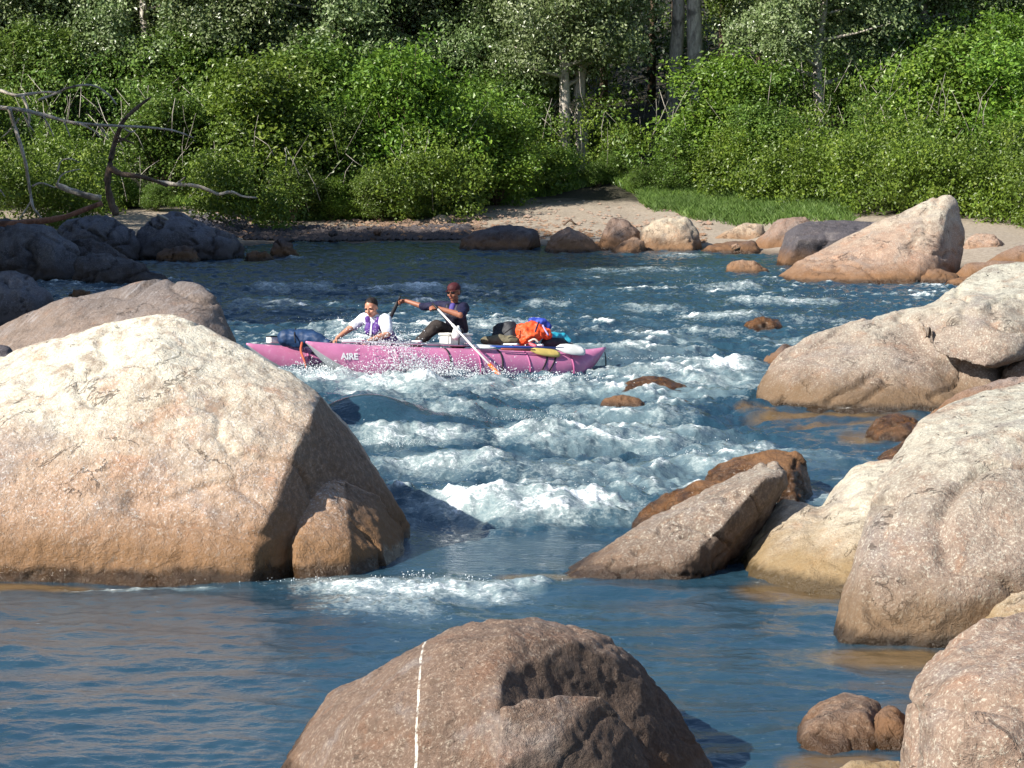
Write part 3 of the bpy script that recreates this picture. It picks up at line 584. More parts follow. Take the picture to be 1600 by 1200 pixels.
def bush_proto(seed, w, h, nleaf, size, mat, cone=0.0):
    rg = np.random.default_rng(seed); lobes = []; st = []
    nl = int(11+w*2)
    for i in range(nl):
        z = h*rg.uniform(.10, .88); f = 1-.5*(z/h)**2
        a = rg.uniform(0, 2*math.pi); rr = w*.5*f*math.sqrt(rg.uniform(.05, 1))*.8
        r = h*rg.uniform(.13, .24)
        x, y = math.cos(a)*rr, math.sin(a)*rr*.75; lobes.append((x, y, z, r*1.25, r*1.15, r))
    lobes.append((0, 0, h*.80, h*.16, h*.16, h*.2))
    for i in range(8):
        a = rg.uniform(0, 6.28); rr = w*.5*rg.uniform(.1, .8); r = h*rg.uniform(.05, .10); lobes.append((math.cos(a)*rr, math.sin(a)*rr*.7, h*rg.uniform(.55, 1.0)*(1-.35*rr/w), r, r, r*2.6))
    for (x, y, z, *_r) in lobes:
        st.append(smoothpath([(x*.15, y*.15, -.2, .035), (x*.45, y*.45, z*.45, .025), (x, y, z, .010), (x*1.1, y*1.1, z+_r[2]*.8, .004)], 3))
    return leaf_mesh('bush_leaves', lobes, nleaf, size, mat, seed+50), tube_mesh('bush_stems', st, BK_brown, 5)
def tree_proto(seed, H, cb, R, nleaf, size, mat, tr=.26, bark=BK_pale, lean=0.0, win=()):
    rg = np.random.default_rng(seed); trunk = [(0, 0, -.4, tr*1.35), (0, 0, .5, tr*1.05)]
    for k in range(1, 8):
        z = H*.93*k/7; trunk.append((rg.normal()*.10*k/3+lean*z, rg.normal()*.08, z, tr*(1-.86*(k/7)**1.1)))
    tp = smoothpath(trunk, 4); paths = [tp]; lobes = []
    nb = 22
    for i in range(nb):
        z = cb+(H-cb)*(i+.4)/nb*.95; j = min(range(len(tp)), key=lambda q: abs(tp[q][2]-z)); bx, by, bz, br = tp[j]
        a = i*2.4+rg.normal()*.4; f = 1.0 if z < H*.55 else max(.3, 1-(z/H-.55)*1.5); l = R*f*rg.uniform(.6, 1.05)
        ex, ey, ez = bx+math.cos(a)*l, by+math.sin(a)*l, bz+l*rg.uniform(.05, .45)
        paths.append(smoothpath([(bx, by, bz-.1, br*.5), (bx+(ex-bx)*.5, by+(ey-by)*.5, bz+(ez-bz)*.3, br*.3), (ex, ey, ez, .012)], 4))
        r = R*rg.uniform(.24, .38); lobes.append((ex*.88, ey*.88, ez+.1, r*1.25, r*1.25, r*.8))
        if rg.random() < .75: lobes.append((bx+(ex-bx)*.5+rg.normal()*.3, by+(ey-by)*.5+rg.normal()*.3, bz+(ez-bz)*.4+.4, r, r, r*.7))
    lobes.append((tp[-1][0], tp[-1][1], H*.95, R*.3, R*.3, R*.35))
    return leaf_mesh('tree_leaves', lobes, nleaf, size, mat, seed+50, .42, 26, win), tube_mesh('tree_trunk', paths, bark, 9)
BP = [bush_proto(101, 4.0, 4.0, 22000, .125, LM_bush), bush_proto(102, 3.6, 4.0, 22000, .125, LM_bush2), bush_proto(103, 4.6, 4.0, 24000, .13, LM_bush), bush_proto(104, 3.4, 4.0, 20000, .12, LM_bush2), bush_proto(105, 5.0, 4.0, 26000, .10, LM_bush2)]
TP = [tree_proto(201, 9.6, 1.7, 3.0, 46000, .135, LM_cott), tree_proto(202, 9.2, 2.2, 2.7, 42000, .135, LM_cott, .24), tree_proto(203, 9.8, 1.3, 3.3, 48000, .135, LM_cott, .28),
      tree_proto(206, 10.5, 3.4, 2.6, 42000, .135, LM_cott, .26), tree_proto(207, 9.6, 1.6, 2.8, 46000, .135, LM_cott, .24, win=((-.6,.7,3.3,5.7),)), tree_proto(208, 9.4, 2.2, 2.8, 44000, .135, LM_cott, .22, win=((-.4,.45,.4,2.9),)),
      tree_proto(204, 17, 8.0, 3.0, 20000, .14, LM_cott, .25), tree_proto(205, 9.5, 1.6, 3.0, 40000, .13, LM_bush2, .16, BK_brown)]
def place(kind, parts, x, y, s, rz, label, cat, group, sz=None, z=None):
    z = float(land_z(np.array([x]), np.array([y]))[0]) if z is None else z
    e = empty(kind, (x, y, z), label, cat, group, (0, 0, rz)); e.scale = (s, s, sz or s)
    nm = ('foliage', 'stem') if kind == 'bush' else ('crown', 'trunk')
    for me, n in zip(parts, nm): link(n, me, e)
    return e
GB = 'green bushes along the far bank'
# (px centre, px row of the top, width px, distance, prototype, label)
BUSH = [(-50,150,280,79.5,0,'leafy bush cut off by the left edge behind the pale bare branches'),
 (110,205,250,79,2,'bright bush showing between the long bare branch and the reddish log'),
 (262,165,250,79.5,1,'broad bush just right of the upright broken snag'),
 (395,120,250,80.5,0,'tall round bush rising behind the lone dark pointed rock'),
 (520,185,220,80.5,3,'darker bush filling the dip left of the brightest tall bush'),
 (645,100,270,81.5,2,'brightest tall bush, peaked, left of the twin pale trunks'),
 (775,190,240,83,0,'glossy bush at the foot of the twin pale trunks, left side'),
 (868,235,130,86,3,'short bush covering the base of the twin pale trunks'),
 (965,235,170,87,4,'low feathery bush behind the top of the gravel bar'),
 (1055,215,190,84.5,4,'fine leaved bush above the pale round boulder'),
 (1135,112,210,85.5,0,'pointed bush standing before the dark gap between trees'),
 (1195,178,160,82,1,'wide bush above the right end of the grass strip'),
 (1368,160,200,81,4,'fine leaved bush behind the flat topped blue black boulder'),
 (1470,72,280,80.5,2,'tallest bright bush, above the peaked boulder'),
 (1598,95,250,78.5,0,'tall bush cut off by the right edge'),
 (1700,130,260,77.5,1,'bush mostly outside the right edge'),
 (455,262,150,78.6,3,'low dark bush overhanging the stony shore left of centre'),
 (592,272,190,79,1,'low shaded bush hanging over the middle of the stony shore'),
 (715,285,160,80.5,3,'low shaded bush at the left root of the gravel bar'),
 (818,282,120,85.5,0,'small bright bush behind the driftwood line of the gravel bar'),
 (1005,292,150,84.5,4,'pale small bush at the left end of the grass strip'),
 (1175,272,150,83,2,'bush rising straight out of the grass strip'),
 (1290,238,190,79,0,'low bush between the grass strip and the blue black boulder'),
 (1405,300,190,74,1,'low bush directly behind the slope of the peaked boulder'),
 (1545,275,210,73,2,'bush with dark hollow beneath, right of the sharp peak'),
 (1650,275,190,71,0,'low bush at the right edge above the pinkish low boulder'),
 (335,282,150,77.5,0,'yellow green low bush beside the drift log on the left bank'),
 (245,296,100,76.5,3,'small bush above the long blue grey boulder'),
 (1225,292,120,79.5,3,'small bush at the right tip of the grass strip'),
 (1480,318,130,73.5,1,'low bush peeping over the crest of the peaked boulder'),
 (935,285,110,86.2,1,'small bush right behind the drift branches'),
 (520,285,130,79,0,'low bush in the middle of the row over the stony shore'),
 (655,290,120,79.4,2,'bright low bush over the broad pale stone'),
 (30,270,160,77,1,'bush low in the left corner behind the dark boulders'),
 (190,262,150,77.8,2,'bush immediately right of the broken snag foot'),
 (120,290,120,76.5,3,'small sparse bush behind the reddish log'),
 (40,60,320,88,1,'high bush filling the upper left corner'),
 (290,58,280,89,3,'shaded bush just right of the upper left pale trunk'),
 (515,95,240,88,1,'bush in the gap between the tall round and brightest bushes, set back'),
 (775,128,220,89,3,'shaded bush set back under the central crowns'),
 (1340,105,200,89.5,1,'bush set back behind the single white trunk'),
 (1565,45,260,87.5,0,'high bush in the upper right corner'),
 (980,195,160,91,3,'dark bush deep in the gap right of the twin pale trunks')]
for i, (px, tp, wpx, Yb, k, lab) in enumerate(BUSH):
    x = (px-800)/F*Yb; zb = float(land_z(np.array([x]), np.array([Yb]))[0]); top = W(px, tp, Yb).z
    h = max(.8, (top-zb)*1.06); w = wpx/F*Yb; pw = (4.0,3.6,4.6,3.4,5.0)[k]
    place('bush', BP[k], x, Yb, min(max(w/pw*1.05, .25), 1.3*h/3.95), (i*1.9) % 6.28, lab, 'bush', GB, h/3.95)
GT = 'cottonwood trees behind the bushes'
TREE = [(235,90,4,1,'cottonwood with a pale trunk patch showing, upper left'),(632,93,4,.97,'cottonwood with slim trunk glimpsed above the brightest tall bush'),(730,92,4,.95,'cottonwood with short white trunk patch, upper centre'),
 (880,88,3,.93,'left and slimmer of the twin pale trunks at centre'),(909,88.8,3,1.0,'right and thicker of the twin pale trunks at centre'),
 (1050,91,6,1.15,'tall bare pale trunk left of the dark gap'),(1084,90,6,1.3,'thick furrowed trunk beside the dark gap, tallest standing bare'),
 (1278,86.5,5,.95,'cottonwood with single white trunk above the blue black boulder'),(1440,90,4,1,'cottonwood with broken pale trunk, upper right'),(1535,92,4,1,'cottonwood behind the tallest bright bush, upper right'),
 (420,91,2,1,'cottonwood crown over the tall round bush'),(85,92,0,1,'cottonwood crown at the upper left behind the high bush'),(520,90,0,1.03,'cottonwood crown over the set back dip, left of centre'),(805,91,0,1.05,'cottonwood crown between the white patch and twin trunks'),
 (150,93,2,1.05,'cottonwood crown just left of the upper left pale trunk patch'),(1488,93,2,1,'cottonwood crown between the two broken trunks, upper right'),(1235,94,1,.9,'cottonwood crown right of the dark gap'),(680,95,0,1.1,'cottonwood crown behind the short white trunk patch'),(1180,100,7,1,'dark tree at the back of the gap between crowns'),(1355,91,2,1,'cottonwood crown above the fine leaved bush, upper right'),(-20,91,1,1,'cottonwood cut off by the upper left corner'),(1625,91,2,1.05,'cottonwood cut off by the upper right corner'),
 (325,90,1,1,'cottonwood crown between the pale trunk patch and the round bush')]
for i, (px, Yb, k, s, lab) in enumerate(TREE):
    x = (px-800)/F*Yb
    place('dark_tree' if k == 7 else 'cottonwood_tree', TP[k], x, Yb, s, 0 if k in (4, 5) else (i*2.3) % 6.28, lab, 'tree', GT)
# trees on the near left bank, outside the frame: they shade the left bank and show in the water
for i, (x, y, k, s) in enumerate(((-17.8,58,2,1.6),(-16.8,53,0,1.5),(-18.2,61.5,2,1.4),(-15.5,47,2,1.3),(-20.5,56,0,1.8),(-20.5,59.5,2,1.8),(-20,50,0,1.65),(-14.5,42,1,.95))):
    place('cottonwood_tree', TP[k], x, y, s, i*1.3, 'cottonwood on the left bank whose shade falls on the dark boulders', 'tree', 'cottonwoods on the left bank')
# the wood behind, one dark mass
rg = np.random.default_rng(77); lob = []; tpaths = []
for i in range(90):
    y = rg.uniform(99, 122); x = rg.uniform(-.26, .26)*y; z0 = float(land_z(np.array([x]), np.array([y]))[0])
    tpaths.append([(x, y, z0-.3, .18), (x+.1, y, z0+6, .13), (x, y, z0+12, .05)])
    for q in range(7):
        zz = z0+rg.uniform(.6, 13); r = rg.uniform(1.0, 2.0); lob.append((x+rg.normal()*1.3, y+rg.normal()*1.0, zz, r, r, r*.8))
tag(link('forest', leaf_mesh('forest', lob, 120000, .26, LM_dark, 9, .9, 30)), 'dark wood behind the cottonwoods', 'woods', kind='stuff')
tag(link('forest', tube_mesh('forest_trunks', tpaths, BK_brown, 6)), 'dark trunks of the wood behind', 'woods', kind='stuff')
# thicket between the single bushes and trunks: nobody could count its stems
rg = np.random.default_rng(78); lob = []
for i in range(430):
    px = rg.uniform(-150, 1750); y = rg.uniform(83.5, 97)
    if (925 < px < 1070 or 1085 < px < 1205 or 855 < px < 930) and y > 84: continue
    if 1255 < px < 1300 and y < 88: continue
    x = (px-800)/F*y; z0 = float(land_z(np.array([x]), np.array([y]))[0]); r = rg.uniform(.6, 1.3); lob.append((x, y, z0+rg.uniform(.2, 2.8), r*1.2, r, r*rg.uniform(.7, 1.4)))
tag(link('thicket', leaf_mesh('thicket', lob, 85000, .135, LM_bush2, 12, .5, 26)), 'tangled thicket filling the gaps behind the bushes', 'undergrowth', kind='stuff')
rg = np.random.default_rng(79); lob = []
for i in range(1000):
    px = rg.uniform(-120, 1720)
    if px < 1100 and math.sin(px*.021)+.8*math.sin(px*.0093+1)+.5*math.sin(px*.061) < -.25: continue
    y0 = np.interp(px, [-120, 250, 450, 740, 800, 960, 1010, 1230, 1400, 1560, 1720], [70, 72.5, 76.3, 78.3, 84, 87, 84.8, 77.5, 72.5, 70.5, 66.5])+rg.exponential(2.4)
    x = (px-800)/F*y0; z0 = float(land_z(np.array([x]), np.array([y0]))[0]); r = rg.uniform(.14, .5); lob.append((x, y0, z0+rg.uniform(.0, 1.5)+rg.exponential(.35), r*1.3, r, r*rg.uniform(.8, 1.8)))
tag(link('brush', leaf_mesh('brush', lob, 130000, .105, LM_bush, 13, .3, 22)), 'low tangled brush along the foot of the bushes', 'undergrowth', kind='stuff')
rg = np.random.default_rng(83); pa = []
for i in range(420):
    px = rg.uniform(-100, 1700); y0 = np.interp(px, [-100, 450, 740, 800, 960, 1010, 1230, 1400, 1560, 1720], [75, 77, 79, 83, 86, 84, 82, 77, 74, 72])+rg.uniform(0, 7)
    x = (px-800)/F*y0; z0 = float(land_z(np.array([x]), np.array([y0]))[0])+rg.uniform(0, 2.4); l = rg.uniform(.5, 1.6); a = rg.normal()*.5; b = rg.normal()*.3; r = rg.uniform(.006, .016)
    pa.append([(x, y0, z0, r), (x+a*l*.5+rg.normal()*.06, y0+b*l*.5, z0+l*.55, r*.8), (x+a*l, y0+b*l, z0+l, r*.4)])
tag(link('bare_twigs', tube_mesh('bare_twigs', pa, BK_pale, 4)), 'thin bare stems and dead twigs showing among the bushes', 'twigs', kind='stuff')
rg = np.random.default_rng(91); lob = []
for i in range(330):
    px = rg.uniform(-150, 1750); y = rg.uniform(92.5, 97.5)
    if 925 < px < 1055 or 1090 < px < 1200: continue
    x = (px-800)/F*y; r = rg.uniform(.7, 1.5); lob.append((x, y, rg.uniform(3.5, 10.0), r*1.2, r, r))
tag(link('canopy', leaf_mesh('canopy', lob, 100000, .15, LM_cott, 17, .5, 26)), 'grey green canopy of the wood closing behind the cottonwoods', 'woods', kind='stuff')
# grass strip
def grass(name, n, region, h, mat, label):
    rg = np.random.default_rng(5); px, yy = region(rg, n); x = (px-800)/F*yy; z = land_z(x, yy)
    a = rg.uniform(0, math.pi, n); hh = h*rg.uniform(.5, 1.2, n); w = .012+.008*rg.random(n); dx = np.cos(a)*w; dy = np.sin(a)*w; lx = rg.normal(size=n)*.12; ly = rg.normal(size=n)*.1
    V = np.stack([np.stack([x-dx, yy-dy, z-.02], -1), np.stack([x+dx, yy+dy, z-.02], -1), np.stack([x+lx*.5+dx*.6, yy+ly*.5, z+hh*.65], -1), np.stack([x+lx, yy+ly, z+hh], -1)], 1).reshape(-1, 3)
    i = np.arange(n)[:, None]*4; me = np_mesh(name, V, np.concatenate([i, i+1, i+2, i+3], 1), False, mat); attr(me, 'lr', np.repeat(rg.random(n), 4))
    return tag(link(name, me), label, 'grass', kind='stuff')
LG = mat_leaf('grass_blade', (.08,.15,.025), (.13,.22,.04), (.20,.29,.07), .6, .35)
def gr(rg, n):
    px = rg.uniform(1000, 1330, n); u = rg.random(n)**.8; lo = np.interp(px, [975, 1010, 1100, 1200, 1290, 1400, 1640], [86, 80, 75.8, 73.8, 72.8, 70.5, 66])+.9*pn(px*.03, px*0)+rg.exponential(.5, n); return px, lo+u*(87-lo)
grass('grass', 42000, gr, .25, LG, 'fresh green grass strip between the gravel bar and the bushes')
def gr2(rg, n):
    px = rg.uniform(-100, 1700, n); Yb = np.interp(px, [-100, 300, 700, 800, 950, 1020, 1700], [77, 78, 80, 84.5, 86.5, 83, 74]); return px, Yb+rg.exponential(1.2, n)
grass('undergrowth', 26000, gr2, .26, LM_bush2, 'thin weeds at the feet of the bushes')
# gravel and stones of the bar
rg = np.random.default_rng(31); n = 2600; V = []; Fq = []
for i in range(n):
    px = rg.uniform(300, 1110) if i % 3 else rg.uniform(560, 760)
    yy = np.interp(px, [300, 720, 1000, 1110], [73.4, 74, 70.5, 70])+abs(rg.normal())*4.5; x = (px-800)/F*yy; z = float(land_z(np.array([x]), np.array([yy]))[0])
    s = rg.uniform(.03, .10)*(2.0 if rg.random() < .08 else 1); b = len(V)
    q = [(1,0,0),(0,1,0),(-1,0,0),(0,-1,0),(0,0,.7),(.6,.6,.35),(-.6,.6,.4),(-.6,-.6,.3),(.6,-.6,.35)]; 
    V += [(x+a*s*rg.uniform(.7, 1.3), yy+c*s*rg.uniform(.7, 1.2), z+max(-.02, e*s*.9)) for a, c, e in q]
    for f in ((0,5,4),(5,1,4),(1,6,4),(6,2,4),(2,7,4),(7,3,4),(3,8,4),(8,0,4)): Fq.append([b+k for k in f])
GV, GF = V, Fq
tag(link('gravel', np_mesh('gravel', V, Fq, False, MR_far)), 'loose pebbles over the sandy bar and shore', 'gravel', kind='stuff')
V = []; Fq = []
for i in range(1500):
    px = rg.uniform(300, 735); yy = np.interp(px, [300, 720], [73.2, 73.9])+rg.uniform(0, 3.2); x = (px-800)/F*yy; z = float(land_z(np.array([x]), np.array([yy]))[0])
    s = rg.uniform(.06, .17); b = len(V); V += [(x+a*s*rg.uniform(.7, 1.3), yy+c*s*rg.uniform(.7, 1.2), z+max(-.02, e*s*1.1)) for a, c, e in q]
    for f in ((0,5,4),(5,1,4),(1,6,4),(6,2,4),(2,7,4),(7,3,4),(3,8,4),(8,0,4)): Fq.append([b+k for k in f])
tag(link('cobbles', np_mesh('cobbles', V, Fq, False, MR_shade)), 'cobbles along the shore, toned grey blue for its shade', 'cobbles', kind='stuff')  # dark cobble colour stands in for shade along the shore
ST = [(690,352,42,'broad pale stone at the left root of the gravel bar',MR_fpale),(640,350,16,'small stone beside the broad pale stone on the shore',MR_far),(720,346,18,'pale stone against the bush foot left of the sand',MR_fpale),(752,349,14,'rounded stone on the sand edge above the long dark grey boulder',MR_fpale),
 (855,357,20,'stone behind the gap between the two leftmost far boulders',MR_fpale),(930,343,16,'small sunlit stone in the middle of the gravel bar',MR_far),(590,364,14,'dark stone on the shaded shore',MR_fdark),(520,366,16,'grey stone on the shaded shore left of centre',MR_shade),
 (1150,388,16,'small stone at the waterline before the low pale slab',MR_far),(1520,366,12,'small stone beyond the sharp peak',MR_far),(1580,372,18,'pale stone on the sand at right edge',MR_fpale)]
for (px, py, w, lab, m) in ST:
    Yb = Gp(px, py, .25).y; hw = w/2
    pts = [W(px+a*hw, py-b*w*.42, Yb+c*w/F*Yb*.45) for a, b, c in ((-1,0,0),(1,0,0),(-.75,.7,0),(0,1,0),(.7,.75,0),(-.6,.3,-1),(.6,.35,-1),(0,.8,-.6),(-.5,.3,1),(.5,.5,1),(-.7,-.5,0),(.7,-.5,0),(0,-.5,-1),(0,-.3,1))]
    rock(lab, [pts], m, max(.02, w/F*Yb/22), 3, .03, name='stone', cat='stone', group='stones on the far shore')
# dead wood
def pth(pts, Y, w0, w1, yj=0.0):
    n = len(pts); out = []
    for i, (px, py) in enumerate(pts):
        yy = Y+yj*math.sin(i*1.7); p = W(px, py, yy); r = (w0+(w1-w0)*i/(n-1))*.5/F*Y; out.append((p.x, p.y, p.z, r))
    return smoothpath(out, 4)
def wood(name, label, cat, paths, mat, group=None):
    me = tube_mesh(name, paths, mat, 8, .12); V = np.empty(len(me.vertices)*3, np.float32); me.vertices.foreach_get('co', V); V = V.reshape(-1, 3); o = V[0].copy(); me.vertices.foreach_set('co', (V-o).ravel())
    return tag(link(name, me, None, Vector(o.tolist())), label, cat, group)
Yw = 69
e = empty('dead_tree', W(-60, 330, Yw), 'bleached fallen tree with long bare branches reaching in from the left edge', 'dead tree')
def wpart(name, paths, mat=BK_drift):
    o = wood(name, None, None, paths, mat); M = o.location.copy(); o.parent = e; o.location = M-e.location
wpart('limb', [pth([(-90,150),(-40,162),(0,168),(30,171),(65,179),(110,191),(150,195),(190,197),(230,199),(270,204),(302,215)], Yw, 8, 2.5, .25)])
wpart('limb', [pth([(-60,120),(-20,136),(0,141),(25,149),(45,147),(70,144),(95,145)], Yw+.8, 7, 3, .3), pth([(60,156),(85,147),(105,138),(130,133),(150,135),(170,148),(182,163)], Yw+.5, 4, 2.6, .2), pth([(35,150),(42,166),(46,185),(44,198)], Yw+.4, 5, 3.5)])
wpart('limb', [pth([(15,170),(22,195),(32,225),(40,255),(44,280),(48,305),(51,322),(60,335),(68,347)], Yw-.3, 6.5, 3.5, .15), pth([(50,291),(65,286),(86,293)], Yw-.3, 3.5, 2.2), pth([(50,312),(40,328),(30,342)], Yw-.3, 3, 1.8)])
for a in ([(100,190),(110,214)],[(124,193),(145,203),(158,216)],[(155,197),(170,216)],[(36,176),(46,196),(54,206)],[(68,182),(78,200),(84,214)],[(90,268),(95,252),(110,248),(124,254)],[(88,290),(98,272),(125,264)],[(0,296),(8,308)],[(30,185),(14,205),(2,215)],[(190,198),(204,206),(212,204)]): wpart('twig', [pth(a, Yw-.1, 3.2, 1.6)])
wood('snag', 'upright broken brown snag behind the left bank boulders', 'snag', [pth([(182,335),(174,315),(168,290),(171,262),(176,236),(182,214),(192,191),(205,176),(216,168)], Yw+.6, 12, 5, .1), pth([(205,176),(222,162),(236,152)], Yw+.6, 7, 3), pth([(182,214),(198,220),(210,225)], Yw+.6, 4, 2), pth([(184,222),(198,214),(204,204)], Yw+.6, 4, 2), pth([(172,262),(190,272),(225,277),(262,290)], Yw+.5, 11, 5)], BK_brown)
wood('drift_log', 'pale drift log lying among leaves right of the broken snag', 'log', [pth([(246,284),(276,288),(310,291),(342,304)], Yw+5, 7, 5), pth([(342,304),(362,300),(380,307),(402,309)], Yw+5, 5, 2.5), pth([(276,288),(290,276)], Yw+5, 4, 2)], BK_drift)
wood('drift_log', 'short bleached log left of the broken snag', 'log', [pth([(88,288),(112,298),(138,306),(158,309)], Yw+1.5, 9, 10)], BK_drift)
wood('fallen_log', 'reddish log slanting over the blue grey left boulders', 'log', [pth([(-40,352),(30,349),(86,342),(118,333),(160,317)], Yw-1.5, 12, 7)], BK_red)
wood('stick', 'pale stick lying on the long blue grey boulder', 'stick', [pth([(246,335),(262,343),(275,357)], 66.0, 4, 5)], BK_drift)
wood('root_knot', 'twisted pale root knot wedged in the dark left rocks', 'root', [pth([(78,368),(86,378),(92,388),(102,391)], 61.2, 13, 9), pth([(86,378),(96,372)], 61.2, 6, 3)], BK_drift)
wood('drift_log', 'thin bleached drift branch along the left crest of the gravel bar', 'log', [pth([(792,326),(820,322),(850,323),(880,317),(905,318)], 85.5, 5, 4)], BK_drift)
wood('drift_log', 'thin bleached branch at the right crest of the gravel bar', 'log', [pth([(903,318),(930,312),(960,314),(1000,322)], 85.8, 5, 3)], BK_drift)
wood('drift_log', 'short bleached branch where sand meets the grass strip', 'log', [pth([(1000,324),(1030,322),(1042,328)], 84.5, 4, 3)], BK_drift)
wood('drift_log', 'short driftwood piece lying below the long drift branch', 'log', [pth([(868,322),(880,328),(902,326)], 84.8, 4, 2)], BK_drift)
wood('stick', 'short dark stick propped on the sand above the brown domed far boulder', 'stick', [pth([(880,352),(890,344),(898,350)], 76, 4, 3)], BK_brown)
# ================================================================== RAFT
Pn = W(478, 535, 36.8); Pt = W(946, 549, 39.6); RX = (Pt-Pn).normalized(); RL = (Pt-Pn).length
_y = W(383, 538, 38.4)-Pn; RY = (_y-RX*_y.dot(RX)).normalized(); RZ = RX.cross(RY).normalized(); RWD = 1.9
RM = Matrix((RX, RY, RZ)).transposed()
def R3(a, b, c): return Pn+RX*a+RY*b+RZ*c
def Ra(px, b, c=0.0):
    """distance along the tube at which the point (a, b, c) lies in pixel column px"""
    lo, hi = -1.0, RL+1
    for _ in range(40):
        m = (lo+hi)/2; p = R3(m, b, c)
        if 800+p.x/ray(800, 600).y*0+p.x*F/((p.y*cp-(p.z-CH)*sp)) < px: lo = m
        else: hi = m
    return lo
def rubber(name, col, rough=.32):
    t = NT(name); P = t.n('TexCoord').outputs['Object']; n = t.noise(P, 3, 4)
    c = t.mix(t.map(n, .35, .65), tuple(x*.82 for x in col), col); c = t.mix(t.map(t.noise(P, 14, 4, .7), .56, .68, 0, .25), c, (.75,.6,.68))
    bp = t.n('Bump', None, Strength=.25, Distance=.01, Height=t.noise(P, 6, 4))
    return t.surf(t.n('BsdfPrincipled', None, Base_Color=c, Roughness=rough, Specular_IOR_Level=.5, Normal=bp, Coat_Weight=.25, Coat_Roughness=.15))
M_pink = rubber('pink_tube_fabric', (.66,.22,.40)); M_grey = rubber('grey_tube_fabric', (.48,.48,.50)); M_blk = simple('black_webbing', (.02,.02,.025), .6)
M_alu = simple('aluminium', (.62,.62,.64), .3, .5, metal=.8); M_white = simple('white_plastic', (.80,.80,.76), .35); M_navy = simple('navy_fabric', (.012,.018,.06), .75, .3, .3, .4, 25)
M_or = simple('orange_fabric', (.80,.10,.025), .55, .4, .2, .5, 18); M_blue = simple('blue_fabric', (.03,.06,.38), .6, .4, .2, .5, 18); M_teal = simple('turquoise_fabric', (.03,.35,.48), .5, .4, .2, .4, 18)
M_dk = simple('dark_bag_fabric', (.02,.022,.03), .6, .4, .2, .5, 20); M_olive = simple('olive_canvas', (.16,.14,.09), .8, .3, .2, .4, 30); M_yel = simple('yellow_blade', (.75,.55,.16), .4); M_redsh = simple('red_shaft', (.30,.07,.05), .4)
M_orange = simple('orange_plastic', (.85,.16,.02), .4); M_shaftblue = simple('blue_shaft', (.03,.08,.35), .35); M_red = simple('shaded_red_cloth', (.06,.008,.011), .7); M_txt = simple('white_lettering', (.85,.85,.85), .5)  # red cap cloth darkened to carry the shade on the rower
def rel(me, o): 
    V = np.empty(len(me.vertices)*3, np.float32); me.vertices.foreach_get('co', V); V = V.reshape(-1, 3)-np.array(o, np.float32); me.vertices.foreach_set('co', V.ravel()); me.update(); return me
def kid(name, me, parent):
    root = parent
    off = ORG[root.name]; o = link(name, rel(me, off), parent); ORG[o.name] = off; return o
ORG = {}
def thing(name, loc, label, cat, group=None):
    e = empty(name, loc, label, cat, group); ORG[e.name] = tuple(loc); return e
raft = thing('raft', R3(RL/2, RWD/2, -.3), 'pink inflatable cataraft with two long pointed tubes riding the rapid', 'raft')
def tube_parts(b, a0=0.0, seed=0):
    n = 60; ks = 32; V = []; Rr = .31
    for i in range(n):
        s = i/(n-1); a = a0+s*(RL-a0); d0 = (a-a0)/1.15; d1 = (RL-a)/.95
        r = Rr*min(1, max(.05, (1-(1-min(1, d0))**1.7)**.85))*min(1, max(.05, (1-(1-min(1, d1))**1.7)**.85))
        zc = -r+(.07*max(0, 1-d1)**2)+(.02*max(0, 1-d0)**2)-.02*math.sin(s*math.pi)
        for k in range(ks):
            an = 2*math.pi*k/ks; V.append(R3(a, b+math.cos(an)*r, zc+math.sin(an)*r))
    up = []; lowf = []
    for i in range(n-1):
        for k in range(ks):
            k2 = (k+1) % ks; f = (i*ks+k, i*ks+k2, (i+1)*ks+k2, (i+1)*ks+k); an = 2*math.pi*(k+.5)/ks
            (lowf if abs((an-1.5*math.pi)) < math.radians(52) else up).append(f)
    for e0, lst in ((0, up), (n-1, up)):
        c = len(V); V.append(sum((V[e0*ks+k] for k in range(ks)), Vector())/ks)
        for k in range(ks): lst.append((c, e0*ks+(k+1) % ks, e0*ks+k, e0*ks+k) )
    def mk(nm, fs, mat):
        used = sorted({i for f in fs for i in f}); mp = {u: j for j, u in enumerate(used)}; bm = bmesh.new(); vs = [bm.verts.new(V[u]) for u in used]
        for f in fs:
            q = list(dict.fromkeys(mp[i] for i in f))
            try: bm.faces.new([vs[i] for i in q]).smooth = True
            except ValueError: pass
        bmesh.ops.recalc_face_normals(bm, faces=bm.faces); me = bpy.data.meshes.new(nm); bm.to_mesh(me); bm.free(); me.materials.append(mat); return me
    tb = kid('tube', mk('tube', up, M_pink), raft); kid('underside', mk('underside', lowf, M_grey), tb); return tb
def ring_at(a, b, r=.315, w=.028, tilt=0.0):
    V = []; ks = 28
    for k in range(ks+1):
        an = math.radians(-65)+math.radians(310)*k/ks
        for (da, rr) in ((-w/2, r), (w/2, r), (w/2, r+.006), (-w/2, r+.006)):
            cs, sn = math.cos(an), math.sin(an); V.append(R3(a+da+tilt*(sn-1), b+cs*rr, -.31-.02+sn*rr))
    fs = []
    for k in range(ks):
        for j in range(4): fs.append((k*4+j, k*4+(j+1) % 4, k*4+4+(j+1) % 4, k*4+4+j))
    return np_mesh('strap', [tuple(v) for v in V], fs, True, M_blk)
def bars(name, segs, mat, r, parent):
    return kid(name, tube_mesh(name, [[tuple(R3(*p))+(r,) for p in s] for s in segs], mat, 8), parent)
t_near = tube_parts(0.0); t_far = tube_parts(RWD, 0.0)
for px, tl in ((690, .03), (772, .05), (848, .22), (862, .25)): kid('strap', ring_at(Ra(px, 0, -.2), 0, tilt=tl), t_near)
M_seam = simple('seam_tape', (.50,.13,.29), .5)
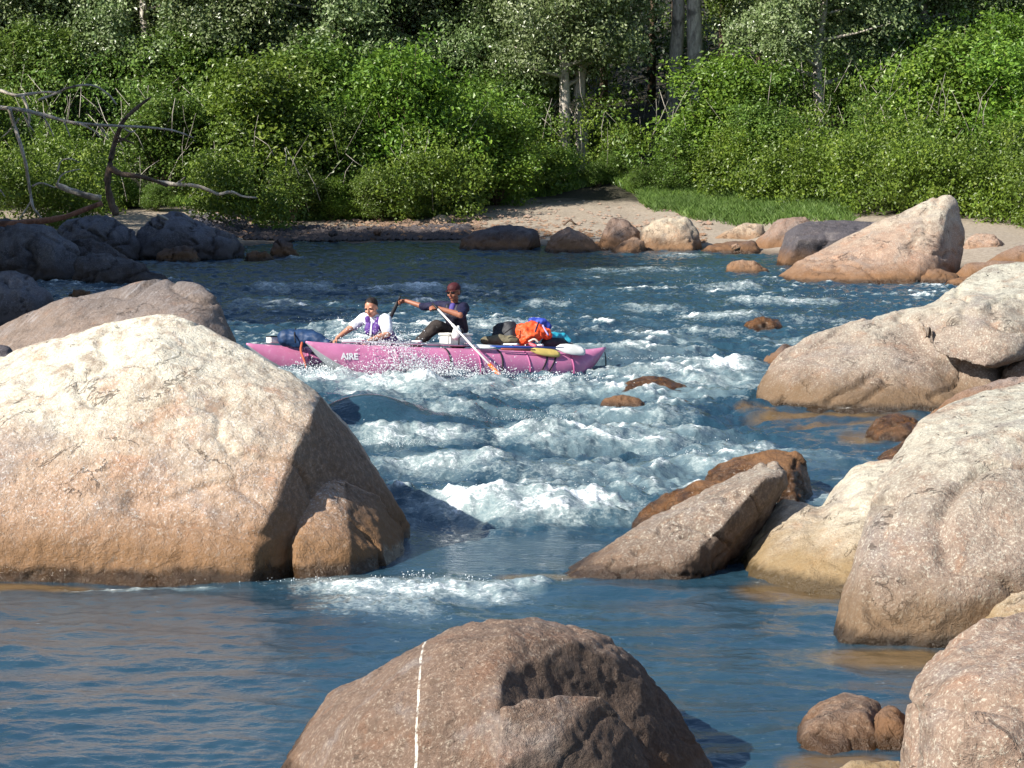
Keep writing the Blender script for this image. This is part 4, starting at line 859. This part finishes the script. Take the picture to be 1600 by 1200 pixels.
for tb, b, pxs in ((t_near, 0, (608, 735, 812, 880)), (t_far, RWD, (470,))):
    for px in pxs:
        me = ring_at(Ra(px, b, -.2), b, .3115, .035); me.materials.clear(); me.materials.append(M_seam); kid('seam', me, tb)
for px in (520, 700): kid('strap', ring_at(Ra(px, RWD, -.2), RWD), t_far)
fr_ = bars('frame', [[(.62,b,.03),(RL-1.15,b,.03)] for b in (.06, RWD-.06)]+[[(a,-.05,.065),(a,RWD+.05,.065)] for a in (.95, 1.9, 2.75, 3.6, RL-1.2)], M_alu, .021, raft)
for b in (-.03, RWD+.03):
    a = Ra(717, b, .12); bars('oarlock', [[(a,b,.03),(a,b,.15)],[(a-.05,b,.23),(a-.035,b,.16),(a,b,.14),(a+.035,b,.16),(a+.05,b,.23)]], M_blk, .012, fr_)
bars('floor_net', [[(1.0+.2*i,.2,-.10),(1.0+.2*i,RWD-.2,-.10)] for i in range(14)]+[[(1.0,.25+.28*i,-.10),(3.7,.25+.28*i,-.10)] for i in range(6)], M_blk, .012, raft)
def text_mesh(body, size, mat):
    c = bpy.data.curves.new('txt', 'FONT'); c.body = body; c.size = size; c.extrude = .002; c.align_x = 'CENTER'; c.offset = .004
    o = bpy.data.objects.new('txt', c); COL.objects.link(o); dg = bpy.context.evaluated_depsgraph_get(); me = bpy.data.meshes.new_from_object(o.evaluated_get(dg)); bpy.data.objects.remove(o); me.materials.clear(); me.materials.append(mat); return me
def rad_near(a):
    d0 = a/1.15; return .31*min(1, (1-(1-min(1, d0))**1.7)**.85)
a = Ra(547, -.25, -.2); r = rad_near(a); nrm = (-RY*math.cos(math.radians(8))+RZ*math.sin(math.radians(8))); upv = (RZ*math.cos(math.radians(8))+RY*math.sin(math.radians(8)))
slope = RX*1.0-RY*.16; slope.normalize(); ctr = R3(a, 0, -r)+nrm*(r+.006)-upv*.035
mt = text_mesh('AIRE', .13, M_txt); T = Matrix((slope, upv, slope.cross(upv))).transposed().to_4x4(); T.translation = ctr; mt.transform(T); kid('lettering', mt, t_near)
# short lines: bow line hanging between the tubes, stern line
kid('bow_line', tube_mesh('bow_line', [smoothpath([tuple(W(472,535,37.4))+(.018,), tuple(W(470,548,37.3))+(.018,), tuple(W(475,562,37.2))+(.016,), tuple(W(479,576,37.15))+(.015,)], 4)], simple('orange_rope', (.45,.10,.05), .8), 6), raft)
kid('stern_line', tube_mesh('stern_line', [[tuple(W(945,550,39.6))+(.008,), tuple(W(946.5,560,39.58))+(.010,), tuple(W(947,591,39.55))+(.012,)]], M_blk, 6), raft)
# ------------------------------------------------------------------ soft shapes
def capsule(bm, p0, r0, p1, r1, sub=2):
    pts = []
    ico = bmesh.new(); bmesh.ops.create_icosphere(ico, subdivisions=sub, radius=1); U = [v.co.copy() for v in ico.verts]; ico.free()
    p0 = Vector(p0); p1 = Vector(p1)
    hullmesh(bm, [p0+u*r0 for u in U]+[p1+u*r1 for u in U])
def ellip(bm, c, ax, X=Vector((1,0,0)), Y=Vector((0,1,0)), Z=Vector((0,0,1)), sub=3):
    ico = bmesh.new(); bmesh.ops.create_icosphere(ico, subdivisions=sub, radius=1); c = Vector(c); mp = {}
    for v in ico.verts: mp[v.index] = bm.verts.new(c+X*(v.co.x*ax[0])+Y*(v.co.y*ax[1])+Z*(v.co.z*ax[2]))
    for f in ico.faces: bm.faces.new([mp[v.index] for v in f.verts])
    ico.free()
def soft(bm, vox, sm, mat, wr=0.0, wf=9, seed=1):
    me = remeshed(bm, vox); V, E, N = mesh_arrays(me); V = smooth_np(V, E, sm)
    if wr:
        me.vertices.foreach_set('co', V.astype(np.float32).ravel()); me.update(); V, E, N = mesh_arrays(me)
        V = V+N*(wr*fbm(V[:, 0]*wf, V[:, 1]*wf, V[:, 2]*wf, 3, seed))[:, None]
    me.vertices.foreach_set('co', V.astype(np.float32).ravel()); me.polygons.foreach_set('use_smooth', np.ones(len(me.polygons), bool)); me.update(); me.materials.clear(); me.materials.append(mat); return me
M_skin = NT('skin'); _P = M_skin.n('TexCoord').outputs['Object']
M_skin = M_skin.surf(M_skin.n('BsdfPrincipled', None, Base_Color=M_skin.mix(M_skin.map(M_skin.noise(_P, 12, 3), .35, .65), (.46,.20,.12), (.58,.29,.19)), Roughness=.5, Subsurface_Weight=.1, Subsurface_Scale=.02))
M_skin2 = NT('shaded_skin'); _P = M_skin2.n('TexCoord').outputs['Object']
M_skin2 = M_skin2.surf(M_skin2.n('BsdfPrincipled', None, Base_Color=M_skin2.mix(M_skin2.map(M_skin2.noise(_P, 12, 3), .35, .65), (.27,.10,.055), (.36,.145,.085)), Roughness=.5))  # shade on the rower put into a darker skin colour
M_hair = simple('dark_hair', (.018,.012,.010), .6, .3, .3, .6, 60); M_tee = simple('white_cotton', (.72,.74,.80), .85, .2, .06, .35, 14); M_vest = simple('purple_vest_fabric', (.10,.035,.24), .6, .4, .25, .5, 16); M_shirt = simple('navy_shirt', (.014,.014,.045), .75, .3, .3, .4, 14)
M_pants = simple('brown_black_trousers', (.035,.027,.024), .7, .3, .3, .5, 12); M_eye = simple('dark_eyes', (.02,.012,.01), .3); M_lip = simple('lips', (.30,.08,.07), .5); M_glass = simple('dark_glasses', (.01,.01,.012), .12)
def hand(bm, wrist, d, grip, nrm, s=1.0):
    """d: from wrist to knuckles, grip: axis the fingers close round (index to little finger), nrm: palm side"""
    d = d.normalized(); grip = (grip-d*grip.dot(d)).normalized(); nrm = (nrm-d*nrm.dot(d)-grip*nrm.dot(grip)).normalized()
    kn = wrist+d*.085*s
    hullp = []
    for t in (-1, 1):
        for q in (0.012, .082): hullp += [wrist+d*q*s+grip*t*(.026+.014*(q > .05))*s+nrm*k*.013*s for k in (-1, 1)]
    hullmesh(bm, hullp)
    for i, (o, L) in enumerate(((-1.5, .92), (-.5, 1.05), (.5, 1.0), (1.5, .80))):
        p = kn+grip*o*.021*s; a = p+(d*.026+nrm*.020)*L*s*1.1; b = a+(d*-.004+nrm*.026)*L*s; c = b+(d*-.021+nrm*.004)*L*s
        capsule(bm, p-d*.012*s, .0105*s, a, .0095*s, 1); capsule(bm, a, .0095*s, b, .0088*s, 1); capsule(bm, b, .0088*s, c, .0078*s, 1)
    t0 = wrist+d*.028*s-grip*.026*s; t1 = t0+(d*.028-grip*.018+nrm*.018)*s; t2 = t1+(d*.022+grip*.012+nrm*.020)*s
    capsule(bm, t0, .014*s, t1, .0115*s, 1); capsule(bm, t1, .0115*s, t2, .0092*s, 1)
def head(bm0, c, f, u, k=1.12):
    """c: centre of the head, f: facing, u: up"""
    f = f.normalized(); u = (u-f*u.dot(f)).normalized(); r = f.cross(u); bm = bmesh.new()
    ellip(bm, c+u*.028-f*.012, (.078,.098,.095), r, f, u); ellip(bm, c-u*.035+f*.020, (.062,.070,.082), r, f, u); ellip(bm, c-u*.092+f*.048, (.032,.028,.024), r, f, u, 2)
    capsule(bm, c+f*.088+u*.012, .009, c+f*.112-u*.028, .0145, 1); ellip(bm, c+f*.095-u*.033, (.019,.014,.010), r, f, u, 2)
    for s in (-1, 1):
        ellip(bm, c+r*s*.079-f*.008-u*.004, (.012,.022,.034), r, f, u, 2); ellip(bm, c+r*s*.034+f*.074+u*.026, (.026,.016,.009), r, f, u, 2)
        ellip(bm, c+r*s*.042+f*.062-u*.028, (.024,.026,.022), r, f, u, 2)
    capsule(bm, c-r*.020+f*.079-u*.062, .0085, c+r*.020+f*.079-u*.062, .0085, 1)
    for v in bm.verts: v.co = c+(v.co-c)*k
    tm = bpy.data.meshes.new('t'); bm.to_mesh(tm); bm.free(); bm0.from_mesh(tm); bpy.data.meshes.remove(tm)
    return f, u, r
def facebits(root, c, f, u, r, beardless=True):
    for s in (-1, 1):
        bm = bmesh.new(); ellip(bm, c+(r*s*.032+f*.081+u*.008)*1.12, (.016,.011,.0085), r, f, u, 2); capsule(bm, c+(r*s*.020+f*.091+u*.022)*1.12, .007, c+(r*s*.044+f*.080+u*.022)*1.12, .005, 1)
        kid('eye', soft(bm, .004, 1, M_eye), root)
    bm = bmesh.new(); capsule(bm, c+(-r*.022+f*.086-u*.061)*1.12, .0055, c+(r*.022+f*.086-u*.061)*1.12, .0055, 1); me = bpy.data.meshes.new('mouth'); bm.to_mesh(me); bm.free(); me.materials.append(M_lip); kid('mouth', me, root)
V3 = Vector
# ---- man in the bow
hp = W(611, 545, 38.35)
man = thing('person', hp, 'dark haired man in white t-shirt and purple vest crouching at the bow, arms reaching down', 'person')
hc = W(580, 481, 37.95); chest = W(590, 507, 38.1); hips = W(606, 545, 38.35); neck = W(585, 494, 38.02)
sA = W(569, 497, 38.28); sB = W(602, 500, 37.9); eA = W(546, 514, 38.15); wA = W(527, 528, 38.0); eB = W(605, 522, 37.7); wB = W(577, 532, 37.5)
bm = bmesh.new(); ff, uu, rr = head(bm, hc, V3((-.45,-1,-.28)), V3((-.12,0,1)))
capsule(bm, hc-uu*.07-ff*.02, .055, neck, .062); capsule(bm, neck, .075, chest, .13); capsule(bm, chest+RX*.02, .135, hips, .14); capsule(bm, sA, .06, sB, .06); capsule(bm, sA, .062, chest, .11); capsule(bm, sB, .062, chest, .11)
capsule(bm, sA, .062, eA, .050); capsule(bm, eA, .050, wA, .031); capsule(bm, sB, .066, eB, .053); capsule(bm, eB, .052, wB, .032)
kA = hips+V3((-.42,-.10,.02)); kB = hips+V3((-.34,-.30,-.02))
for k, off in ((kA, V3((.05,.1,0))), (kB, V3((-.02,-.1,0)))): capsule(bm, hips+off, .10, k, .065); capsule(bm, k, .064, k+V3((.36,.05,-.14)), .045); capsule(bm, k+V3((.36,.05,-.14)), .042, k+V3((.42,.04,-.24)), .035)
hand(bm, wA, (wA-eA)+V3((0,0,-.05)), V3((0,1,0)), V3((.3,0,-1))); hand(bm, wB, (wB-eB)+V3((-.05,-.05,-.02)), V3((.2,1,0)), V3((0,0,-1)))
body = kid('body', soft(bm, .0065, 2, M_skin), man); facebits(man, hc, ff, uu, rr)
bm = bmesh.new()
ellip(bm, hc+uu*.052-ff*.026, (.098,.110,.100), rr, ff, uu); me = soft(bm, .006, 1, M_hair, .006, 30)
def clip(me, keep):
    b = bmesh.new(); b.from_mesh(me); bmesh.ops.delete(b, geom=[v for v in b.verts if not keep(v.co)], context='VERTS'); b.to_mesh(me); b.free(); return me
me = clip(me, lambda q: (q-hc).dot(ff) < .052+((q-hc).dot(uu)-.085)*1.1 and ((q-hc).dot(uu) > .0 or (q-hc).dot(ff) < -.02) and (q-hc).dot(uu) > -.045); kid('hair', me, man)
bm = bmesh.new(); capsule(bm, neck-uu*.02, .085, chest, .15); capsule(bm, chest, .152, hips, .152); capsule(bm, sA, .075, sB, .075); capsule(bm, sA, .078, chest, .12); capsule(bm, sB, .082, chest, .13)
capsule(bm, sA, .084, sA.lerp(eA, .72), .074); capsule(bm, sB, .098, sB.lerp(eB, .80), .084); kid('t_shirt', soft(bm, .009, 3, M_tee, .008, 9), man)
bm = bmesh.new(); fr = (V3((-.45,-1,0))).normalized(); sd = V3((1,-.45,0)).normalized()
capsule(bm, chest+V3((0,0,-.03)), .165, hips+V3((0,0,.06)), .178)
for q in (-1, 1): capsule(bm, chest+fr*.10+sd*q*.075+V3((0,0,.02)), .075, neck+sd*q*.085+fr*.055-V3((0,0,.035)), .045)
ellip(bm, chest+fr*.15+sd*.055-V3((0,0,.06)), (.07,.07,.10)); ellip(bm, chest+fr*.15-sd*.065-V3((0,0,.06)), (.07,.07,.10))
kid('life_vest', soft(bm, .010, 2, M_vest, .008, 8), man)
bm = bmesh.new(); capsule(bm, chest+fr*.215-V3((0,0,.14))+sd*-.005, .022, chest+fr*.185+V3((0,0,.05)), .016, 1); kid('vest_gap', soft(bm, .006, 1, M_tee), man)
bm = bmesh.new()
capsule(bm, hips+V3((0,0,.0)), .160, hips+V3((0,0,-.04)), .155)
for k, off in ((kA, V3((.05,.1,0))), (kB, V3((-.02,-.1,0)))): capsule(bm, hips+off, .115, k, .080)
kid('shorts', soft(bm, .010, 3, M_navy, .006, 9), man)
# ---- rower
hips = W(716, 527, 39.15); chest = W(711, 492, 39.05); neck = W(710, 475, 39.03); hc = W(709, 456.5, 38.96)
rower = thing('person', hips, 'rower in navy shirt and red brimmed cap seated amidships pulling two oars', 'person')
sR = W(693, 478, 39.25); eR = W(661, 479, 39.3); wR = W(634, 470, 39.42); sL = W(725, 481, 38.95); eL = W(719, 492, 38.60); wL = W(683, 481, 38.68)
bm = bmesh.new(); ff, uu, rr = head(bm, hc, V3((-.55,-1,-.12)), V3((-.05,0,1)))
capsule(bm, hc-uu*.07-ff*.02, .055, neck, .060); capsule(bm, neck, .07, chest, .135); capsule(bm, chest, .14, hips, .135); capsule(bm, sR, .062, sL, .062); capsule(bm, sR, .06, chest, .11); capsule(bm, sL, .06, chest, .12)
capsule(bm, sR, .062, eR, .048); capsule(bm, eR, .048, wR, .030); capsule(bm, sL, .066, eL, .054); capsule(bm, eL, .052, wL, .031)
k1 = W(684, 509, 38.75); k2 = W(680, 508, 39.15); f1 = W(650, 541, 38.55); f2 = W(648, 540, 39.0)
for k, f_ in ((k1, f1), (k2, f2)): capsule(bm, hips.lerp(k, .1), .095, k, .062); capsule(bm, k, .060, f_, .042)
hand(bm, wR, V3((-.9,0,-.15)), V3((-.45,.55,-.8)), V3((0,-.9,-.3))); hand(bm, wL, V3((-1,-.05,.02)), V3((.6,-.6,-.6)), V3((0,.5,-.8)))
kid('body', soft(bm, .0065, 2, M_skin2), rower); facebits(rower, hc, ff, uu, rr)
bm = bmesh.new()
for s in (-1, 1): ellip(bm, hc+rr*s*.037+ff*.100+uu*.008, (.030,.010,.019), rr, ff, uu, 2)
capsule(bm, hc-rr*.01+ff*.113+uu*.014, .003, hc+rr*.01+ff*.113+uu*.014, .003, 1)
for s in (-1, 1): capsule(bm, hc+rr*s*.064+ff*.092+uu*.012, .003, hc+rr*s*.093-ff*.01+uu*.012, .003, 1)
me = bpy.data.meshes.new('sunglasses'); bm.to_mesh(me); bm.free(); me.materials.append(M_glass); kid('sunglasses', me, rower)
bm = bmesh.new(); ellip(bm, hc+uu*.058-ff*.016, (.098,.120,.092), rr, ff, uu); me = soft(bm, .006, 1, M_red, .003, 20); me = clip(me, lambda q: (q-hc).dot(uu) > .038); cap = kid('cap', me, rower)
bm = bmesh.new()
for i in range(9):
    an = math.radians(-58+i*14.5); q = hc+uu*.043+ff*(math.cos(an)*.098)+rr*(math.sin(an)*.093); q2 = hc+uu*.030+ff*(.085+math.cos(an)*.098)+rr*(math.sin(an)*.080)
    capsule(bm, q, .006, q2, .005, 1)
kid('brim', soft(bm, .005, 2, M_red), cap)
bm = bmesh.new(); ellip(bm, hc+uu*.005-ff*.038, (.092,.088,.090), rr, ff, uu); me = soft(bm, .006, 1, M_hair, .004, 30); kid('hair', clip(me, lambda q: (q-hc).dot(ff) < -.01 and (q-hc).dot(uu) > -.06), rower)
bm = bmesh.new(); capsule(bm, neck-uu*.015, .080, chest, .155); capsule(bm, chest, .157, hips+V3((0,0,.02)), .152); capsule(bm, sR, .078, sL, .078); capsule(bm, sR, .078, chest, .12); capsule(bm, sL, .084, chest, .14)
capsule(bm, sR, .082, sR.lerp(eR, 1.02), .066); capsule(bm, sL, .094, sL.lerp(eL, .9), .076); kid('shirt', soft(bm, .009, 3, M_shirt, .012, 9), rower)
fr = V3((-.5,-1,0)).normalized(); sd = V3((1,-.5,0)).normalized(); bm = bmesh.new(); capsule(bm, chest, .172, hips+V3((0,0,.12)), .168); 
for q in (-1, 1): capsule(bm, chest+fr*.11+sd*q*.08, .07, neck+sd*q*.085+fr*.05-V3((0,0,.03)), .045)
kid('life_vest', soft(bm, .010, 2, simple('near_black_vest', (.012,.012,.028), .6, .4, .3, .5, 14), .008, 8), rower)
bm = bmesh.new(); capsule(bm, neck-uu*.03+fr*.06, .055, neck-uu*.10+fr*.12, .05); kid('collar', soft(bm, .007, 2, simple('violet_collar', (.07,.05,.25), .6), .004, 12), rower)
bm = bmesh.new(); capsule(bm, hips, .155, hips+V3((0,0,-.05)), .16)
for k, f_ in ((k1, f1), (k2, f2)): capsule(bm, hips.lerp(k, .05), .125, k, .088); capsule(bm, k, .086, f_, .066)
kid('trousers', soft(bm, .010, 3, M_pants, .010, 9), rower)
bm = bmesh.new(); dW = (wL-eL).normalized(); capsule(bm, wL-dW*.006, .032, wL+dW*.010, .032, 2); me = bpy.data.meshes.new('watch'); bm.to_mesh(me); bm.free(); me.materials.append(M_blk); kid('watch', me, rower)
# ------------------------------------------------------------------ oars and paddles
def blade_mesh(name, p0, d, side, nrm, L, w, mat, th=.012):
    """flat rounded blade: starts at p0, runs along d"""
    bm = bmesh.new(); prof = [(0,.12),(.08,.35),(.22,.78),(.45,1.0),(.75,1.0),(.92,.86),(1.0,.5)]; R_ = []
    for s, k in prof:
        R_.append([bm.verts.new(p0+d*s*L+side*q*w*.5*k+nrm*(m*th*.5*(1-.6*abs(q))+.02*(1-q*q)*s)) for m, q in ((1,-1),(1,-.4),(1,.4),(1,1),(-1,1),(-1,.4),(-1,-.4),(-1,-1))])
    for a, b in zip(R_, R_[1:]):
        for i in range(8): bm.faces.new((a[i], a[(i+1) % 8], b[(i+1) % 8], b[i])).smooth = True
    bm.faces.new(R_[0][::-1]); bm.faces.new(R_[-1]); bmesh.ops.recalc_face_normals(bm, faces=bm.faces); me = bpy.data.meshes.new(name); bm.to_mesh(me); bm.free(); me.materials.append(mat); return me
def stick(p0, p1, r0, r1, mat, name): return tube_mesh(name, [[tuple(p0)+(r0,), tuple(p0.lerp(p1, .5))+((r0+r1)/2,), tuple(p1)+(r1,)]], mat, 10)
h0 = wL+V3((-.06,-.01,.06)); bl = W(797, 604, 36.9); dn = (bl-h0).normalized(); Lo = (bl-h0).length
oar = thing('oar', h0, 'near oar with pale shaft, orange throat and black blade dipping in the foam', 'oar')
kid('grip', stick(h0-dn*.02, h0+dn*.16, .017, .017, M_blk, 'grip'), oar); kid('shaft', stick(h0+dn*.16, h0+dn*(Lo-.62), .016, .018, simple('pale_shaft', (.66,.62,.62), .35), 'shaft'), oar)
kid('sleeve', stick(h0+dn*.62, h0+dn*.80, .023, .023, M_white, 'sleeve'), oar); kid('throat', stick(h0+dn*(Lo-.62), h0+dn*(Lo-.28), .027, .034, M_orange, 'throat'), oar)
sv = dn.cross(V3((0,0,1))).normalized(); kid('blade', blade_mesh('blade', h0+dn*(Lo-.30), dn, (sv*.5+dn.cross(sv)*.85).normalized(), sv, .55, .16, M_blk), oar)
h1 = wR+V3((-.09,.0,.05)); b1 = W(574, 572, 40.9); dn = (b1-h1).normalized(); Lo = (b1-h1).length
oar2 = thing('oar', h1, 'far black shafted oar held high by the outstretched hand', 'oar')
kid('grip', stick(h1-dn*.02, h1+dn*.14, .019, .019, M_blk, 'grip'), oar2); kid('shaft', stick(h1+dn*.14, h1+dn*(Lo-.4), .030, .030, M_blk, 'shaft'), oar2); kid('blade', blade_mesh('blade', b1-dn*.42, dn, dn.cross(V3((1,0,0))).normalized(), V3((1,0,0)), .6, .17, M_blk), oar2)
def onT(px, py, b):   # point lying on the top of the near tube
    Yq = R3(Ra(px, b), b, 0).y; return W(px, py, Yq)
pA = onT(741, 541, -.12); pB = onT(776, 542, -.15); pC = onT(868, 543.5, -.2); pD = onT(913, 548, -.24)
pad = thing('paddle', pA, 'double ended paddle with white blades and blue shaft lashed on the near tube', 'paddle')
kid('shaft', stick(pB-RX*.12, pC+RX*.15, .017, .017, M_shaftblue, 'shaft'), pad)
tiltn = (RZ*.62-RY*.78).normalized(); tilts = (RZ*.78+RY*.62).normalized()
kid('blade', blade_mesh('blade', pC, (pD-pC).normalized(), tilts, tiltn, (pD-pC).length, .21, M_white, .02), pad); kid('blade', blade_mesh('blade', pB, (pA-pB).normalized(), (RY*.8+RZ*.35).normalized(), RZ, (pA-pB).length, .15, M_white, .02), pad)
qA = onT(783, 545.5, -.2); qB = onT(827, 547, -.22); qC = onT(874, 553, -.25)
pad = thing('paddle', qA, 'yellow bladed paddle with red shaft lashed below the white bladed one', 'paddle')
kid('shaft', stick(qA, qB+RX*.1, .016, .016, M_redsh, 'shaft'), pad); kid('blade', blade_mesh('blade', qB, (qC-qB).normalized(), (RZ*.62+RY*.4-RX*.05).normalized(), tiltn, (qC-qB).length, .15, M_yel, .02), pad)
# ------------------------------------------------------------------ gear
def bag(name, label, cat, blobs, mat, wr=.02, wf=5, vox=.014, seed=3, extra=()):
    bm = bmesh.new(); c0 = None
    for (px0, py0, Y0, r0, px1, py1, Y1, r1) in blobs:
        a, b = W(px0, py0, Y0), W(px1, py1, Y1); c0 = c0 or a; capsule(bm, a, r0, b, r1)
    e = thing(name, c0, label, cat); kid('fabric', soft(bm, vox, 3, mat, wr, wf, seed), e)
    for (nm, pts, r, m) in extra: kid(nm, tube_mesh(nm, [smoothpath([tuple(W(*p))+(r,) for p in pts], 3)], m, 6), e)
    return e
bag('bag', 'long dark blue duffel lying across the bow of the raft', 'bag', [(448,529,38.3,.13,490,530,38.2,.13),(446,526,38.6,.11,486,525,38.6,.12),(490,530,38.2,.13,513,536,38.1,.07)], simple('deep_blue_fabric', (.012,.04,.11), .55, .4, .25, .5, 18), .03, 4, .016, 3, [('strap', [(462,513,38.35),(460,524,38.12),(462,536,38.1)], .012, M_blk)])
bx = thing('box', W(428, 530, 38.7), 'small white crate on the far bow tube beside the dark blue duffel', 'box')
bm = bmesh.new()
def boxat(bm, c, dx, dy, dz, bev=.01):
    r = bmesh.ops.create_cube(bm, size=1); bmesh.ops.scale(bm, vec=(dx, dy, dz), verts=r['verts']); bmesh.ops.rotate(bm, cent=(0,0,0), matrix=RM, verts=r['verts']); bmesh.ops.translate(bm, vec=c, verts=r['verts'])
    es = list({e for v in r['verts'] for e in v.link_edges}); bmesh.ops.bevel(bm, geom=es, offset=bev, segments=2, affect='EDGES')
boxat(bm, W(428, 531, 38.7), .19, .16, .10); me = bpy.data.meshes.new('crate'); bm.to_mesh(me); bm.free(); me.materials.append(M_white); kid('crate', me, bx)
bm = bmesh.new(); boxat(bm, W(428, 526, 38.7), .20, .17, .018, .005); me = bpy.data.meshes.new('lid'); bm.to_mesh(me); bm.free(); me.materials.append(M_blk); kid('lid', me, bx)
co = thing('cooler', W(712, 532, 38.45), 'white cooler box beneath the rower beside the near oarlock', 'cooler')
bm = bmesh.new(); boxat(bm, W(712, 532, 38.45), .42, .3, .17, .03); me = bpy.data.meshes.new('case'); bm.to_mesh(me); bm.free(); me.materials.append(M_white); kid('case', me, co)
bm = bmesh.new(); boxat(bm, W(712, 522.5, 38.45)+RZ*.0, .44, .32, .035, .012); me = bpy.data.meshes.new('lid'); bm.to_mesh(me); bm.free(); me.materials.append(M_white); kid('lid', me, co)
jg = thing('jug', W(714, 520, 38.2), 'round white water jug hanging at the near oarlock', 'jug')
bm = bmesh.new(); capsule(bm, W(713, 524, 38.2), .075, W(714, 518, 38.2), .07); capsule(bm, W(714, 518, 38.2), .045, W(716, 511, 38.2), .026); kid('bottle', soft(bm, .008, 2, M_white), jg); kid('handle', tube_mesh('handle', [smoothpath([tuple(W(720,513,38.2))+(.01,), tuple(W(724,517,38.2))+(.01,), tuple(W(721,524,38.2))+(.01,)], 3)], M_blk, 6), jg)
bag('bag', 'black navy sack slumped behind the rower', 'bag', [(785,519,39.5,.16,797,516,39.4,.15),(776,525,39.4,.09,800,528,39.3,.10)], M_dk, .03, 5, .015, 5)
bag('bag', 'low olive canvas bag between rower and navy sack', 'bag', [(758,532,39.1,.07,782,531,39.1,.09),(782,531,39.1,.09,803,533,39.1,.08)], M_olive, .02, 6, .014, 6, [('strap', [(786,522,38.98),(796,515,39.0),(804,509,39.1)], .010, M_blk)])
bag('bag', 'crumpled bright orange dry bag on the stern load', 'dry bag', [(815,514,39.35,.11,836,512,39.35,.11),(814,530,39.15,.09,832,526,39.15,.10),(838,516,39.35,.11,854,522,39.35,.09),(816,521,39.25,.10,842,520,39.3,.11)], M_or, .045, 6, .013, 7,
    [('strap', [(842,503,39.2),(838,513,39.12),(835,526,39.08),(834,538,39.1)], .014, M_navy), ('strap', [(848,508,39.2),(852,516,39.15),(857,524,39.1)], .014, simple('lilac_webbing', (.35,.30,.60), .6)), ('strap', [(826,534,39.0),(835,530,38.98),(842,536,38.98)], .016, simple('pale_webbing', (.65,.55,.45), .6))])
bag('bag', 'blue bag resting on top of the orange dry bag', 'bag', [(832,502,39.6,.07,846,504,39.6,.08),(846,504,39.6,.08,856,509,39.6,.06)], M_blue, .02, 7, .012, 8)
bag('bag', 'turquoise bag with dark base at the end of the stern load', 'bag', [(862,526,39.5,.07,880,525,39.6,.06),(880,525,39.6,.06,889,532,39.6,.045)], M_teal, .02, 7, .012, 9)
bag('bag', 'dark low bag under the turquoise bag', 'bag', [(852,536,39.35,.08,882,536,39.6,.08),(882,536,39.6,.08,892,540,39.7,.05)], M_dk, .02, 6, .014, 10)
bag('bag', 'small pink red roll poking out below the orange dry bag', 'roll', [(828,537,38.95,.025,836,541,38.9,.032)], simple('pink_red_fabric', (.7,.12,.14), .5), .004, 12, .008, 11)
# ================================================================== SPRAY
rg = np.random.default_rng(61); D = []
def spray(px, py, spx, spy, n, s0=.003, s1=.010, dz=.0, Yo=0.0, drop=0.0):
    for _ in range(n):
        a = px+rg.normal()*spx; b = py-abs(rg.normal())*spy+rg.uniform(0, 3); Yq = GY(py+4)+Yo+rg.normal()*.12
        D.append(tuple(W(a, b, Yq))+(s0+(s1-s0)*rg.random()**2.2,))
for (px, py, a, b, n) in ((592,582,30,26,2600),(600,560,26,18,900),(560,585,30,14,700),(640,582,22,16,700),(590,560,16,16,450),(700,585,30,14,500),(770,590,30,9,250),(500,590,30,10,350),(470,585,18,10,150),(880,592,30,6,150)): spray(px, py, a, b, int(n*3.2), .0025, .0105, Yo=-.25)
spray(690, 540, 26, 10, 120, .006, .016, Yo=1.0)
for (px, py, a, b, n) in ((830,655,40,12,260),(850,775,90,16,520),(680,775,50,14,260),(620,695,30,14,180),(560,672,60,8,180),(740,735,50,12,160),(1100,712,25,10,160),(620,908,90,5,200),(650,900,10,9,50),(700,903,60,5,80),(722,662,6,12,60),(1040,560,60,7,180),(630,445,40,6,160),(450,440,40,6,100),(1120,440,35,5,90),
                       (1230,462,60,5,110),(540,500,30,8,120),(790,500,40,9,120),(1110,492,40,6,80),(700,510,30,8,90),(880,470,22,6,70),(1010,690,60,10,160),(910,560,20,6,50),(1180,740,30,8,60),(480,448,8,14,30),(1050,420,60,3,60)): spray(px, py, a*1.2, b*.6, int(n*1.3), .0015, .0065)
D = np.array(D); n = len(D); U = np.array([(1,0,0),(0,1,0),(-1,0,0),(0,-1,0),(0,0,1),(0,0,-1)], float); st = rg.uniform(.6, 1.7, (n, 1, 1))*np.array([0,0,1])+np.array([1,1,0])
V = (D[:, None, :3]+U[None]*D[:, None, 3:4]*st).reshape(-1, 3); i6 = np.arange(n)[:, None]*6
Fq = np.concatenate([i6+np.array(f) for f in ((0,1,4),(1,2,4),(2,3,4),(3,0,4),(1,0,5),(2,1,5),(3,2,5),(0,3,5))])
print('SPRAY', n)
t = NT('spray_drops'); SM = t.surf(t.n('BsdfPrincipled', None, Base_Color=(.86,.90,.92), Roughness=.3, Specular_IOR_Level=.6))
tag(link('spray', np_mesh('spray', V, Fq, True, SM)), 'white water drops thrown up by the rapid', 'spray', kind='stuff')
